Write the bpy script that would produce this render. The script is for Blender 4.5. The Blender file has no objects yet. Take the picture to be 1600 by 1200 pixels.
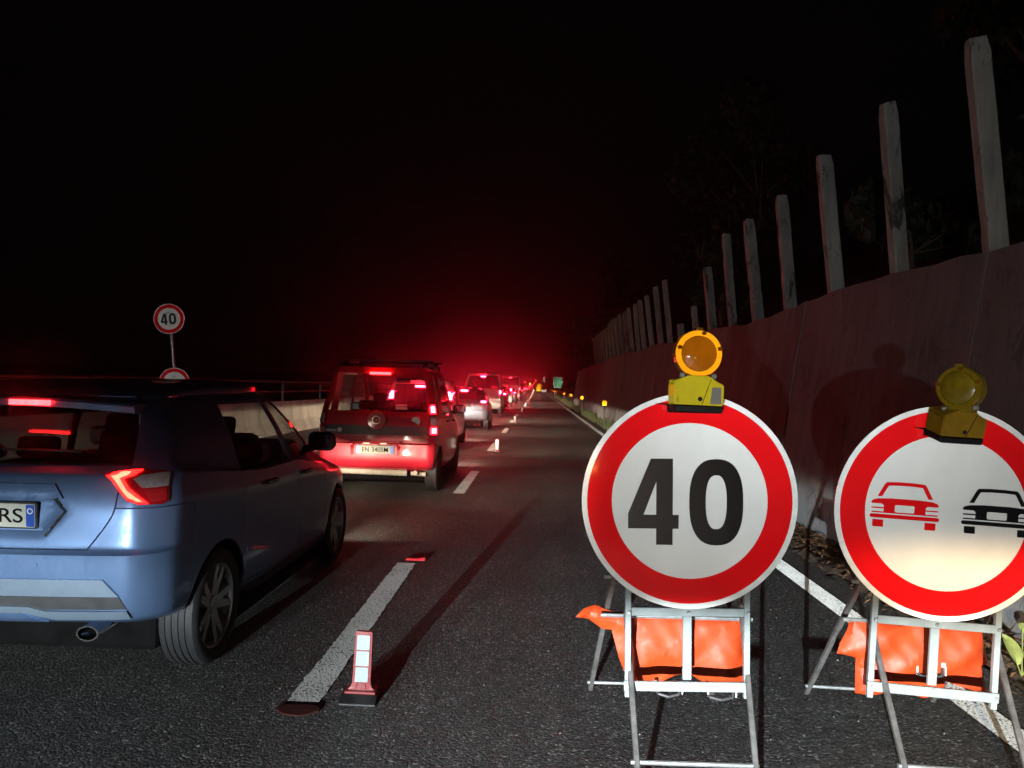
import bpy, bmesh, math, random
import numpy as np
from mathutils import Vector, Matrix
from mathutils.bvhtree import BVHTree

random.seed(7)
rng = np.random.default_rng(7)
S = bpy.context.scene
C = S.collection
PI = math.pi

# ------------------------------------------------------------------ camera
CAM = Vector((0, 0, 1.55))
F = 1200.0                       # focal length in pixels of a 1600 px wide frame
cam_d = bpy.data.cameras.new('camera')
cam = bpy.data.objects.new('camera', cam_d)
C.objects.link(cam)
cam_d.sensor_width = 36
cam_d.lens = 36 * F / 1600
cam_d.clip_start = .05
cam_d.clip_end = 3000
fw = Vector((-40 / F, 1, 4 / F)).normalized()
r0 = fw.cross(Vector((0, 0, 1))).normalized()
u0 = r0.cross(fw)
ROLL = math.radians(1.5)
rt = r0 * math.cos(ROLL) + u0 * math.sin(ROLL)
up = -r0 * math.sin(ROLL) + u0 * math.cos(ROLL)
M = Matrix(((rt.x, up.x, -fw.x, CAM.x), (rt.y, up.y, -fw.y, CAM.y), (rt.z, up.z, -fw.z, CAM.z), (0, 0, 0, 1)))
cam.matrix_world = M
S.camera = cam

# ------------------------------------------------------------------ world and exposure
W = bpy.data.worlds.new('World')
S.world = W
W.use_nodes = True
bg = W.node_tree.nodes['Background']
bg.inputs[0].default_value = (.55, .42, .48, 1)     # starless overcast night
bg.inputs[1].default_value = .0016
S.view_settings.view_transform = 'Standard'
S.view_settings.look = 'None'
S.view_settings.gamma = 1
S.view_settings.exposure = 0
S.view_settings.use_curve_mapping = False
S.render.engine = 'CYCLES'
S.cycles.use_denoising = True
S.cycles.max_bounces = 6
S.cycles.transparent_max_bounces = 12
S.cycles.volume_bounces = 0
S.cycles.sample_clamp_indirect = 4
S.cycles.caustics_reflective = False
S.cycles.caustics_refractive = False


def headlamp(loc, watts, col, yaw=0.0, spill=(.02, .12), width=.55, cut=(.02, -.02), right=2.2, rad=.05, sym=False, stray=.02, near=.72):
    """dipped headlamp: bright below a soft cut-off, weak spill above, fading to the sides (like an IES profile)"""
    l = bpy.data.lights.new('headlight', 'POINT')
    l.energy = watts
    l.color = col
    l.shadow_soft_size = rad
    l.use_nodes = True
    nt = l.node_tree
    em = nt.nodes['Emission']
    tc = nt.nodes.new('ShaderNodeTexCoord')
    sp = nt.nodes.new('ShaderNodeSeparateXYZ')
    nt.links.new(tc.outputs['Normal'], sp.inputs[0])

    def mr(inp, a, b, c, d, smooth=True):
        n = nt.nodes.new('ShaderNodeMapRange')
        n.interpolation_type = 'SMOOTHSTEP' if smooth else 'LINEAR'
        for k, x in zip(('From Min', 'From Max', 'To Min', 'To Max'), (a, b, c, d)):
            n.inputs[k].default_value = x
        nt.links.new(inp, n.inputs[0])
        return n.outputs[0]

    def mul(p, q):
        n = nt.nodes.new('ShaderNodeMath')
        n.operation = 'MULTIPLY'
        nt.links.new(p, n.inputs[0])
        nt.links.new(q, n.inputs[1])
        return n.outputs[0]
    side = nt.nodes.new('ShaderNodeMath')
    side.operation = 'ABSOLUTE'
    nt.links.new(sp.outputs['X'], side.inputs[0])
    az = side.outputs[0] if sym else sp.outputs['X']
    cl = mr(az, .02, .18, *cut)                          # asymmetric cut-off line
    sub = nt.nodes.new('ShaderNodeMath')
    sub.operation = 'SUBTRACT'
    nt.links.new(sp.outputs['Z'], sub.inputs[0])
    nt.links.new(cl, sub.inputs[1])
    upper = mr(sub.outputs[0], -.012, .010, 0, 1)
    mixn = nt.nodes.new('ShaderNodeMix')
    nt.links.new(upper, mixn.inputs[0])
    nt.links.new(mr(az, .02, .18, 1, right), mixn.inputs[2])
    nt.links.new(mr(az, .02, .18, *spill), mixn.inputs[3])
    upper = mixn.outputs[0]
    lower = mr(sp.outputs['Z'], -.30, -.03, near, 1)                   # less light on the near road
    fwd = mr(sp.outputs['Y'], -.05, .25, 0, 1)                        # reflector: nothing backwards
    lat = mr(side.outputs[0], width * .35, width, 1, stray)
    nt.links.new(mul(mul(upper, lower), mul(fwd, lat)), em.inputs['Strength'])
    o = bpy.data.objects.new('headlight', l)
    C.objects.link(o)
    o.location = loc
    o.rotation_euler = (0, 0, yaw)
    return o


# headlights of the next car in the queue, which waits a few metres behind the photographer
COOL = (.86, .95, 1)
WARM = (1, .72, .42)
HL = 3600
headlamp((-2.1, -6.8, .82), HL * 1.3, COOL, -.03, (.003, .16), .62, right=4.2, rad=.03)
headlamp((-3.35, -6.8, .82), HL * 1.35, COOL, 0, (.003, .03), .62, right=.6, rad=.03)
# halogen beam of the car behind on the right, aimed at the verge
headlamp((-1.75, -7.4, .90), HL * 1.6, WARM, -.375, (.02, .02), .115, (.002, .002), 1)
headlamp((-3.35, -6.8, .84), 1500, COOL, .165, (1, 1), .10)  # extra beam, added only to brighten the 40 sign on the left
# parking lamp and flasher of a vehicle standing behind in the closed lane; the last two mirror in the 40 sign
headlamp((.02, -6.3, .78), 1300, (1, .93, .84), .006, (1, 1), .034, rad=.05, stray=0)  # narrow beam added to brighten the far signs
headlamp((1.22, -6.3, .78), 85, (1, .9, .8), .06, (1, 1), .13, rad=.045, stray=0)
headlamp((1.25, -6.3, .50), 60, (1, .45, .08), .06, (1, 1), .13, rad=.045, stray=0)
# dipped headlights of the queueing cars themselves: (x, y front, height)
QF = [(-2.57, 7.42, .68, 190), (-2.235, 14.62, .75, 420), (-2.72, 21.3, .75, 600), (-2.72, 30.5, .7, 800), (-2.95, 42.4, .8, 900), (-2.85, 54.6, .7, 900),
      (-2.75, 63.7, .75, 900), (-2.75, 73.1, .7, 900), (-2.8, 84.6, .8, 900), (-2.8, 95.7, .7, 900), (-2.8, 106.6, .7, 900), (-2.8, 118, .8, 900), (-2.75, 130.1, .7, 900),
      (-2.75, 141.7, .7, 900), (-2.7, 154.6, .7, 900), (-2.7, 168.8, .9, 900)]
for hx_, hy_, hz_, w_ in QF:
    for sd_ in (-.6, .6):
        headlamp((hx_ + sd_, hy_, hz_), w_, (1, .84, .64), 0, (.05, .08), .97, (.03, .0), 5, sym=True, near=.05)

# ------------------------------------------------------------------ helpers


def rise(y):
    return 0.0 if y < 130 else 1.2e-4 * (y - 130) ** 2


def empty(name, label=None, cat=None, loc=(0, 0, 0), rot=(0, 0, 0), group=None, kind=None):
    o = bpy.data.objects.new(name, None)
    C.objects.link(o)
    o.location = loc
    o.rotation_euler = rot
    o.empty_display_size = .1
    tag(o, label, cat, group, kind)
    return o


def tag(o, label=None, cat=None, group=None, kind=None):
    if label:
        o['label'] = label
    if cat:
        o['category'] = cat
    if group:
        o['group'] = group
    if kind:
        o['kind'] = kind
    return o


def link(name, me, m=None, parent=None, loc=None):
    o = bpy.data.objects.new(name, me)
    C.objects.link(o)
    if m is not None:
        for mm in (m if isinstance(m, (list, tuple)) else [m]):
            me.materials.append(mm)
    if parent:
        o.parent = parent
    if loc:
        o.location = loc
    return o


def obj(name, bm, m=None, parent=None, smooth=False, loc=None):
    me = bpy.data.meshes.new(name)
    bmesh.ops.recalc_face_normals(bm, faces=bm.faces) if not getattr(bm, 'keep', False) else None
    if smooth:
        for f in bm.faces:
            f.smooth = True
    bm.to_mesh(me)
    bm.free()
    if smooth:
        me.set_sharp_from_angle(angle=math.radians(38))
    return link(name, me, m, parent, loc)


def pyobj(name, v, f, m=None, parent=None, smooth=False):
    me = bpy.data.meshes.new(name)
    me.from_pydata([tuple(map(float, p)) for p in v], [], [tuple(map(int, q)) for q in f])
    if smooth:
        me.polygons.foreach_set('use_smooth', [True] * len(me.polygons))
    me.update()
    return link(name, me, m, parent)


def box(bm, c, s, bevel=0, rot=None, seg=2):
    n = len(bm.verts)
    g = bmesh.ops.create_cube(bm, size=1)
    vs = g['verts']
    for v in vs:
        v.co = Vector((v.co.x * s[0], v.co.y * s[1], v.co.z * s[2]))
    if bevel:
        es = list({e for v in vs for e in v.link_edges})
        r = bmesh.ops.bevel(bm, geom=es, offset=bevel, segments=seg, affect='EDGES', profile=.5)
        vs = list({v for f in r['faces'] for v in f.verts} | {v for v in vs if v.is_valid})
    for v in vs:
        if rot is not None:
            v.co = rot @ v.co
        v.co += Vector(c)
    return vs


def bar(bm, a, b, w, h=None, bevel=.0):
    """rectangular bar from a to b"""
    a, b = Vector(a), Vector(b)
    d = b - a
    q = d.to_track_quat('Z', 'Y').to_matrix()
    box(bm, (a + b) / 2, (w, h or w, d.length), bevel, q, 1)


def tube(bm, a, b, r1, r2=None, n=10, cap=True):
    a, b = Vector(a), Vector(b)
    d = b - a
    q = d.to_track_quat('Z', 'Y').to_matrix().to_4x4()
    q.translation = (a + b) / 2
    bmesh.ops.create_cone(bm, cap_ends=cap, segments=n, radius1=r1, radius2=r1 if r2 is None else r2, depth=d.length, matrix=q)


def lathe(bm, prof, n=32, axis='X', close=False):
    """prof: list of (along axis, radius)"""
    rings = []
    for (a, r) in prof:
        ring = []
        for i in range(n):
            t = 2 * PI * i / n
            p = (a, r * math.cos(t), r * math.sin(t))
            if axis == 'Y':
                p = (p[1], a, p[2])
            if axis == 'Z':
                p = (p[1], p[2], a)
            ring.append(bm.verts.new(p))
        rings.append(ring)
    if close:
        rings.append(rings[0])
    for A, B in zip(rings, rings[1:]):
        for i in range(n):
            bm.faces.new((A[i], A[(i + 1) % n], B[(i + 1) % n], B[i]))
    return rings


def prism(bm, poly, y0, y1, holes=()):
    """polygon in x,z extruded from y0 to y1; holes are subtracted by triangulated fill"""
    def loop(p, y):
        vs = [bm.verts.new((x, y, z)) for x, z in p]
        es = [bm.edges.new((vs[i], vs[(i + 1) % len(vs)])) for i in range(len(vs))]
        return vs, es
    for y in (y0, y1):
        es = []
        loops = []
        for p in [poly] + list(holes):
            vs, e = loop(p, y)
            es += e
            loops.append(vs)
        bmesh.ops.triangle_fill(bm, edges=es, use_beauty=True, use_dissolve=False)
        if y == y0:
            first = loops
    for A, B in zip(first, loops):
        for i in range(len(A)):
            j = (i + 1) % len(A)
            bm.faces.new((A[i], A[j], B[j], B[i]))


def text_mesh(s, h, w=None, depth=.001, bold=0.0):
    """lettering in the x,z plane facing -y, centred on the origin, cap height h, total width w"""
    cu = bpy.data.curves.new('lettering', 'FONT')
    cu.body = s
    cu.size = 1
    cu.offset = bold
    cu.extrude = 0
    o = bpy.data.objects.new('lettering', cu)
    C.objects.link(o)
    dg = bpy.context.evaluated_depsgraph_get()
    me = bpy.data.meshes.new_from_object(o.evaluated_get(dg))
    bpy.data.objects.remove(o)
    bm = bmesh.new()
    bm.from_mesh(me)
    bpy.data.meshes.remove(me)
    xs = [v.co.x for v in bm.verts]
    ys = [v.co.y for v in bm.verts]
    sx = (w / (max(xs) - min(xs))) if w else h / (max(ys) - min(ys))
    sy = h / (max(ys) - min(ys))
    mx, my = (max(xs) + min(xs)) / 2, (max(ys) + min(ys)) / 2
    for v in bm.verts:
        v.co = Vector(((v.co.x - mx) * sx, 0, (v.co.y - my) * sy))
    r = bmesh.ops.extrude_face_region(bm, geom=bm.faces[:])
    for v in r['geom']:
        if isinstance(v, bmesh.types.BMVert):
            v.co.y -= depth
    return bm


# ------------------------------------------------------------------ materials
def nodes(name):
    m = bpy.data.materials.new(name)
    m.use_nodes = True
    nt = m.node_tree
    return m, nt, nt.nodes['Principled BSDF'], nt.nodes['Material Output']


def ramp(nt, fac, stops):
    r = nt.nodes.new('ShaderNodeValToRGB')
    el = r.color_ramp.elements
    while len(el) < len(stops):
        el.new(.5)
    for e, (p, c) in zip(el, stops):
        e.position = p
        e.color = (c if len(c) == 4 else (*c, 1)) if isinstance(c, tuple) else (c, c, c, 1)
    nt.links.new(fac, r.inputs[0])
    return r.outputs[0]


def noise(nt, scale, detail=4, rough=.6, coord='Object', stretch=None, dist=0):
    if coord == 'World':
        t = nt.nodes.new('ShaderNodeNewGeometry').outputs['Position']
    else:
        t = nt.nodes.new('ShaderNodeTexCoord').outputs[coord]
    if stretch:
        mp = nt.nodes.new('ShaderNodeMapping')
        mp.inputs['Scale'].default_value = stretch
        nt.links.new(t, mp.inputs[0])
        t = mp.outputs[0]
    n = nt.nodes.new('ShaderNodeTexNoise')
    n.inputs['Scale'].default_value = scale
    n.inputs['Detail'].default_value = detail
    n.inputs['Roughness'].default_value = rough
    n.inputs['Distortion'].default_value = dist
    nt.links.new(t, n.inputs['Vector'])
    return n.outputs['Fac']


def bump(nt, b, h, strength, dist):
    n = nt.nodes.new('ShaderNodeBump')
    n.inputs['Strength'].default_value = strength
    n.inputs['Distance'].default_value = dist
    nt.links.new(h, n.inputs['Height'])
    nt.links.new(n.outputs[0], b.inputs['Normal'])
    return n


def mat(name, col, rough=.5, metal=0, var=.25, scale=8, coat=0, bmp=0, spec=.5, bscale=None):
    """plain surface with a little uneven tone and wear"""
    m, nt, b, out = nodes(name)
    c = Vector(col)
    f = noise(nt, scale)
    nt.links.new(ramp(nt, f, [(.3, tuple(c * (1 - var))), (.7, tuple(c * (1 + var * .6)))]), b.inputs['Base Color'])
    f2 = noise(nt, scale * 3.3)
    nt.links.new(ramp(nt, f2, [(.3, max(.02, rough * .8)), (.75, min(1, rough * 1.25))]), b.inputs['Roughness'])
    b.inputs['Metallic'].default_value = metal
    b.inputs['Specular IOR Level'].default_value = spec
    b.inputs['Coat Weight'].default_value = coat
    b.inputs['Coat Roughness'].default_value = .06
    if bmp:
        bump(nt, b, noise(nt, bscale or scale * 6, 6), bmp, .004)
    return m


def paint(name, col, metal=.5, rough=.38, dirt=.25):
    """car paint: flake layer under clear coat, road film towards the sills"""
    m, nt, b, out = nodes(name)
    c = Vector(col)
    f = noise(nt, 5, 5, .65)
    f2 = noise(nt, 60, 3, .7)
    mx = nt.nodes.new('ShaderNodeMixRGB')
    mx.inputs[1].default_value = (*c, 1)
    mx.inputs[2].default_value = (.16, .14, .12, 1)
    nt.links.new(ramp(nt, f, [(.42, 0.0), (.8, dirt)]), mx.inputs[0])
    nt.links.new(mx.outputs[0], b.inputs['Base Color'])
    b.inputs['Metallic'].default_value = metal
    nt.links.new(ramp(nt, f2, [(.3, rough * .85), (.7, rough * 1.2)]), b.inputs['Roughness'])
    b.inputs['Coat Weight'].default_value = .6
    nt.links.new(ramp(nt, f, [(.4, .05), (.8, .22)]), b.inputs['Coat Roughness'])
    return m


def emit(name, col, strength, base=(.3, .01, .01)):
    m, nt, b, out = nodes(name)
    b.inputs['Base Color'].default_value = (*base, 1)
    b.inputs['Roughness'].default_value = .15
    b.inputs['Emission Color'].default_value = (*col, 1)
    b.inputs['Emission Strength'].default_value = strength
    # moulded lens optics: fine vertical flutes modulate the lit lens
    f = noise(nt, 40, 2, .5, stretch=(1, 1, .2))
    r = nt.nodes.new('ShaderNodeMapRange')
    r.inputs['From Min'].default_value = .3
    r.inputs['From Max'].default_value = .7
    r.inputs['To Min'].default_value = strength * .75
    r.inputs['To Max'].default_value = strength * 1.2
    nt.links.new(f, r.inputs[0])
    nt.links.new(r.outputs[0], b.inputs['Emission Strength'])
    return m


def retro(name, col, rough=.34, gain=.55, dirt=.12, gloss=.12, scale=6):
    """retro-reflective sheeting: part of the light goes straight back where it came from"""
    m, nt, b, out = nodes(name)
    c = Vector(col)
    f = noise(nt, scale, 5)
    rr = ramp(nt, f, [(.3, tuple(c * (1 - dirt))), (.7, tuple(c))])
    nt.links.new(rr, b.inputs['Base Color'])
    b.inputs['Roughness'].default_value = gloss
    g = nt.nodes.new('ShaderNodeBsdfGlossy')
    g.inputs['Roughness'].default_value = rough
    nt.links.new(rr, g.inputs['Color'])
    geo = nt.nodes.new('ShaderNodeNewGeometry')
    nt.links.new(geo.outputs['Incoming'], g.inputs['Normal'])
    mx = nt.nodes.new('ShaderNodeMixShader')
    mx.inputs[0].default_value = gain
    nt.links.new(b.outputs[0], mx.inputs[1])
    nt.links.new(g.outputs[0], mx.inputs[2])
    nt.links.new(mx.outputs[0], out.inputs[0])
    return m


def glass(name, tint=(.55, .58, .6), refl=.05):
    m, nt, b, out = nodes(name)
    nt.nodes.remove(b)
    t = nt.nodes.new('ShaderNodeBsdfTransparent')
    t.inputs[0].default_value = (*tint, 1)
    g = nt.nodes.new('ShaderNodeBsdfGlossy')
    f = noise(nt, 7, 5)
    nt.links.new(ramp(nt, f, [(.35, .02), (.8, .12)]), g.inputs['Roughness'])
    lw = nt.nodes.new('ShaderNodeFresnel')
    # a thin pane: the same reflection from both sides
    io = nt.nodes.new('ShaderNodeMapRange')
    io.inputs['To Min'].default_value = 1.5
    io.inputs['To Max'].default_value = 1 / 1.5
    nt.links.new(nt.nodes.new('ShaderNodeNewGeometry').outputs['Backfacing'], io.inputs[0])
    nt.links.new(io.outputs[0], lw.inputs[0])
    mx = nt.nodes.new('ShaderNodeMixShader')
    nt.links.new(lw.outputs[0], mx.inputs[0])
    nt.links.new(t.outputs[0], mx.inputs[1])
    nt.links.new(g.outputs[0], mx.inputs[2])
    # road film on the pane
    d = nt.nodes.new('ShaderNodeBsdfDiffuse')
    d.inputs[0].default_value = (.3, .28, .26, 1)
    mx2 = nt.nodes.new('ShaderNodeMixShader')
    nt.links.new(ramp(nt, f, [(.4, .01), (.9, refl)]), mx2.inputs[0])
    nt.links.new(mx.outputs[0], mx2.inputs[1])
    nt.links.new(d.outputs[0], mx2.inputs[2])
    nt.links.new(mx2.outputs[0], out.inputs[0])
    return m


def aggregate(nt, scale, coord='World'):
    v = nt.nodes.new('ShaderNodeTexVoronoi')
    v.inputs['Scale'].default_value = scale
    t = nt.nodes.new('ShaderNodeNewGeometry').outputs['Position']
    nt.links.new(t, v.inputs['Vector'])
    return v


def math_node(nt, op, a, b):
    n = nt.nodes.new('ShaderNodeMath')
    n.operation = op
    for i, x in enumerate((a, b)):
        if isinstance(x, (int, float)):
            n.inputs[i].default_value = x
        else:
            nt.links.new(x, n.inputs[i])
    return n.outputs[0]


def mat_asphalt():
    m, nt, b, out = nodes('asphalt')
    v = aggregate(nt, 85)
    stone = ramp(nt, v.outputs['Color'], [(.0, (.010, .0105, .010)), (.45, (.042, .044, .041)), (.8, (.12, .122, .114)), (1, (.44, .44, .41))])
    big = noise(nt, .7, 5, .6, 'World')
    streak = noise(nt, 1.4, 4, .6, 'World', (1, .06, 1))
    tone = math_node(nt, 'MULTIPLY', ramp(nt, big, [(.25, .85), (.75, 1.6)]), ramp(nt, streak, [(.3, .6), (.7, 1.2)]))
    mx = nt.nodes.new('ShaderNodeMixRGB')
    mx.blend_type = 'MULTIPLY'
    mx.inputs[0].default_value = 1
    nt.links.new(stone, mx.inputs[1])
    nt.links.new(tone, mx.inputs[2])
    nt.links.new(mx.outputs[0], b.inputs['Base Color'])
    nt.links.new(ramp(nt, v.outputs['Color'], [(0, .45), (1, .75)]), b.inputs['Roughness'])
    b.inputs['Specular IOR Level'].default_value = .45
    b.inputs['Diffuse Roughness'].default_value = 1
    h = math_node(nt, 'ADD', math_node(nt, 'MULTIPLY', v.outputs['Distance'], -1.0), math_node(nt, 'MULTIPLY', noise(nt, 150, 3, .7, 'World'), .7))
    bump(nt, b, h, 1, .021)
    return m


def mat_line():
    m, nt, b, out = nodes('road_paint')
    v = aggregate(nt, 85)
    f = noise(nt, 120, 5, .7, 'World')
    f2 = noise(nt, 3, 4, .6, 'World')
    s = math_node(nt, 'ADD', math_node(nt, 'MULTIPLY', v.outputs['Distance'], .55), math_node(nt, 'ADD', math_node(nt, 'MULTIPLY', f, .55), math_node(nt, 'MULTIPLY', f2, .35)))
    nt.links.new(ramp(nt, s, [(.74, (.72, .72, .68)), (.84, (.55, .55, .52)), (.92, (.07, .07, .065))]), b.inputs['Base Color'])
    b.inputs['Roughness'].default_value = .6
    h = math_node(nt, 'MULTIPLY', v.outputs['Distance'], -1)
    bump(nt, b, h, .8, .008)
    # glass beads in the paint send light back
    g = nt.nodes.new('ShaderNodeBsdfGlossy')
    g.inputs['Roughness'].default_value = .38
    g.inputs['Color'].default_value = (.5, .5, .47, 1)
    nt.links.new(nt.nodes.new('ShaderNodeNewGeometry').outputs['Incoming'], g.inputs['Normal'])
    mx = nt.nodes.new('ShaderNodeMixShader')
    nt.links.new(ramp(nt, s, [(.74, .10), (.9, .0)]), mx.inputs[0])
    nt.links.new(b.outputs[0], mx.inputs[1])
    nt.links.new(g.outputs[0], mx.inputs[2])
    nt.links.new(mx.outputs[0], out.inputs[0])
    return m


def mat_concrete(name, col, scale=1.0, dark=.5, stain=0):
    m, nt, b, out = nodes(name)
    c = Vector(col)
    f = noise(nt, .8 * scale, 6, .65, 'World')
    st = noise(nt, 2.2 * scale, 5, .65, 'World', (1, 1, .12))
    fine = noise(nt, 30 * scale, 5, .7, 'World')
    t = math_node(nt, 'MULTIPLY', ramp(nt, f, [(.3, 1 - dark * .6), (.7, 1.1)]), ramp(nt, st, [(.35, 1 - dark), (.62, 1.05)]))
    t = math_node(nt, 'MULTIPLY', t, ramp(nt, fine, [(.3, .8), (.7, 1.1)]))
    if stain:
        sn = noise(nt, 5, 8, .75, 'World', (1, 1, .45), .6)
        t = math_node(nt, 'MULTIPLY', t, ramp(nt, sn, [(.55, 1.0), (.62, 1 - stain)]))
    mx = nt.nodes.new('ShaderNodeMixRGB')
    mx.blend_type = 'MULTIPLY'
    mx.inputs[0].default_value = 1
    mx.inputs[1].default_value = (*c, 1)
    nt.links.new(t, mx.inputs[2])
    nt.links.new(mx.outputs[0], b.inputs['Base Color'])
    b.inputs['Roughness'].default_value = .85
    b.inputs['Specular IOR Level'].default_value = .25
    bump(nt, b, math_node(nt, 'ADD', fine, math_node(nt, 'MULTIPLY', f, .6)), .5 if scale < 2 else .2, .01 if scale < 2 else .004)
    return m


MT = dict(
    asphalt=mat_asphalt(), line=mat_line(),
    wall=mat_concrete('wall_concrete', (.33, .335, .335), 1, .28, stain=.35),
    post=mat_concrete('post_concrete', (.56, .53, .48), 3, .35, stain=.8),
    barrier=mat_concrete('barrier_concrete', (.55, .50, .41), 1.2, .35),
    earth=mat('earth', (.07, .055, .035), .95, var=.5, scale=3, bmp=.8, bscale=14),
    verge=mat('verge_soil', (.10, .075, .05), .95, var=.5, scale=5, bmp=.9, bscale=30),
    grass=mat('grass_blade', (.07, .10, .03), .7, var=.4, scale=2),
    litter=mat('dry_leaf', (.24, .12, .05), .8, var=.5, scale=9),
    weed=mat('weed_leaf', (.26, .30, .08), .6, var=.3, scale=20),
    foliage=mat('foliage', (.028, .036, .016), .7, var=.5, scale=3),
    bark=mat('bark', (.12, .085, .06), .9, var=.5, scale=10, bmp=.8),
    galv=mat('galvanised_steel', (.55, .58, .58), .38, .75, var=.3, scale=14, bmp=.15),
    zinc=mat('zinc_paint', (.30, .345, .34), .45, .15, var=.18, scale=12, bmp=.1),
    rust=mat('dull_steel', (.20, .19, .18), .55, .6, var=.4, scale=16),
    rail=mat('rail_steel', (.045, .042, .04), .55, .5, var=.3, scale=6),
    rubber=mat('tyre_rubber', (.028, .028, .03), .62, var=.35, scale=30, bmp=.25, spec=.4),
    black=mat('black_plastic', (.012, .012, .013), .42, var=.3, scale=12, bmp=.1),
    trim=mat('grey_trim', (.055, .057, .06), .4, var=.25, scale=9, bmp=.08),
    dark=mat('underbody', (.006, .006, .006), .9, var=.4, scale=6, spec=.05),
    cloth=mat('seat_cloth', (.03, .028, .028), .9, var=.3, scale=20, bmp=.3),
    rim=mat('alloy', (.50, .48, .47), .32, .85, var=.25, scale=14),
    steelrim=mat('steel_wheel', (.10, .10, .105), .5, .6, var=.3, scale=14),
    chrome=mat('chrome', (.75, .75, .74), .12, 1, var=.1, scale=10),
    mirror=mat('mirror_glass', (.7, .7, .7), .03, 1, var=.02),
    glass=glass('car_glass', (.82, .84, .84), .03), darkglass=glass('tinted_glass', (.13, .13, .135)),
    signwhite=retro('sign_white', (.66, .64, .60), dirt=.14, scale=4), signred=retro('sign_red', (.62, .006, .008), gloss=.045),
    signblack=mat('sign_black', (.008, .008, .009), .35, var=.3, scale=8),
    signback=mat('sign_back', (.42, .43, .43), .45, .6, scale=8),
    rimwhite=retro('sign_rim', (.70, .69, .65), dirt=.25, scale=14),
    amber=retro('amber_lens', (.50, .13, .003), .36, .22, .25, .08, 20),
    amberring=retro('amber_reflex', (.90, .30, .006), .36, .6, .25, .1, 60),
    amberdark=mat('amber_housing', (.42, .13, .008), .25, var=.25, scale=20, coat=.5),
    yellow=retro('yellow_plastic', (.80, .62, .015), .36, .18, .15, .35, 14),
    amberdull=mat('dull_amber', (.52, .34, .02), .2, var=.3, scale=20, coat=.6),
    orangey=mat('ochre_plastic', (.60, .33, .015), .4, var=.2, scale=14, bmp=.06),
    paper=mat('paper_tag', (.6, .55, .5), .7, var=.12),
    bag=mat('orange_tarpaulin', (.50, .050, .006), .55, var=.2, scale=6, bmp=.12, bscale=16),
    grit=mat('pale_stone', (.34, .33, .30), .8, var=.4, scale=60),
    white=mat('white_plastic', (.7, .7, .68), .45, var=.12),
    retrowhite=retro('white_reflex', (.36, .43, .43), .34, .22, .12, .2, 30),
    delin=retro('red_delineator', (.28, .05, .05), .34, .06, .3, .3, 20),
    amberref=retro('amber_reflector', (.95, .36, .01), .2, .85, .1, .1, 60),
    green=retro('sign_green', (.05, .50, .30), .11, .8, .1, .2),
    farwhite=retro('sign_far_white', (.7, .72, .68), .12, .8, .1, .2),
    faryellow=retro('sign_far_yellow', (.95, .62, .01), .13, .85, .1, .2),
    plate=retro('plate_white', (.38, .38, .32), .4, .0, .08, .85, 20),
    plateblue=retro('plate_blue', (.03, .09, .42), .34, .4, .1, .3, 20),
    ink=mat('ink', (.006, .006, .007), .9, spec=.05),
    glue=mat('brown_glue', (.075, .022, .018), .55, var=.4, scale=30, bmp=.6),
    gluered=retro('red_stub', (.55, .015, .02), .34, .4, .3, .4, 30),
    lens_red=mat('red_lens', (.30, .008, .012), .1, var=.15, scale=30, coat=.6),
    lens_clear=mat('clear_lens', (.55, .5, .48), .12, .4, var=.3, scale=40, coat=.6),
    brake=emit('brake_lamp', (1, .004, .008), 36),
    brakecore=emit('brake_bulb', (1, .012, .022), 170),
    tail=emit('tail_lamp', (1, .005, .004), 16),
    tailcore=emit('tail_core', (1, .030, .016), 24),
    high=emit('high_brake_lamp', (1, .007, .008), 60),
    far=emit('far_lamp', (1, .009, .030), 420),
    fardim=emit('distant_lamp', (1, .012, .024), 130),
    indic=emit('amber_flash', (1, .38, .05), 40, (.5, .2, .02)),
    platelamp=emit('plate_lamp', (1, .8, .5), .8, (.6, .6, .5)),
)
PAINT = dict(
    blue=paint('steel_blue_paint', (.12, .205, .37), .5, .38, .08),
    red=paint('red_paint', (.50, .012, .03), .1, .42, .06),
    white=paint('white_paint', (.62, .60, .57), .0, .35, .25),
    silver=paint('silver_blue_paint', (.27, .36, .46), .6, .35, .15),
    grey=paint('grey_paint', (.18, .18, .19), .5, .38, .2),
    black=paint('black_paint', (.02, .02, .022), .2, .3, .15),
    darkred=paint('dark_red_paint', (.22, .02, .025), .3, .38, .2),
)

# ------------------------------------------------------------------ setting: road, ground, wall
ROAD_L, ROAD_R = -7.35, 2.62
EDGE_R, DASH_X = 2.23, -1.09
ys = list(np.concatenate([np.arange(-30, 130, 20), np.arange(130, 430, 8)]))


def strip(name, x0, x1, yy, dz, m, parent=None, kind=None, nx=1, zf=None):
    v, f = [], []
    for y in yy:
        for i in range(nx + 1):
            x = x0 + (x1 - x0) * i / nx
            v.append((x, y, rise(y) + dz + (zf(x, y) if zf else 0)))
    n = nx + 1
    for j in range(len(yy) - 1):
        for i in range(nx):
            f.append((j * n + i, j * n + i + 1, (j + 1) * n + i + 1, (j + 1) * n + i))
    o = pyobj(name, v, f, m, parent)
    if kind:
        o['kind'] = kind
    return o


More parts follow.
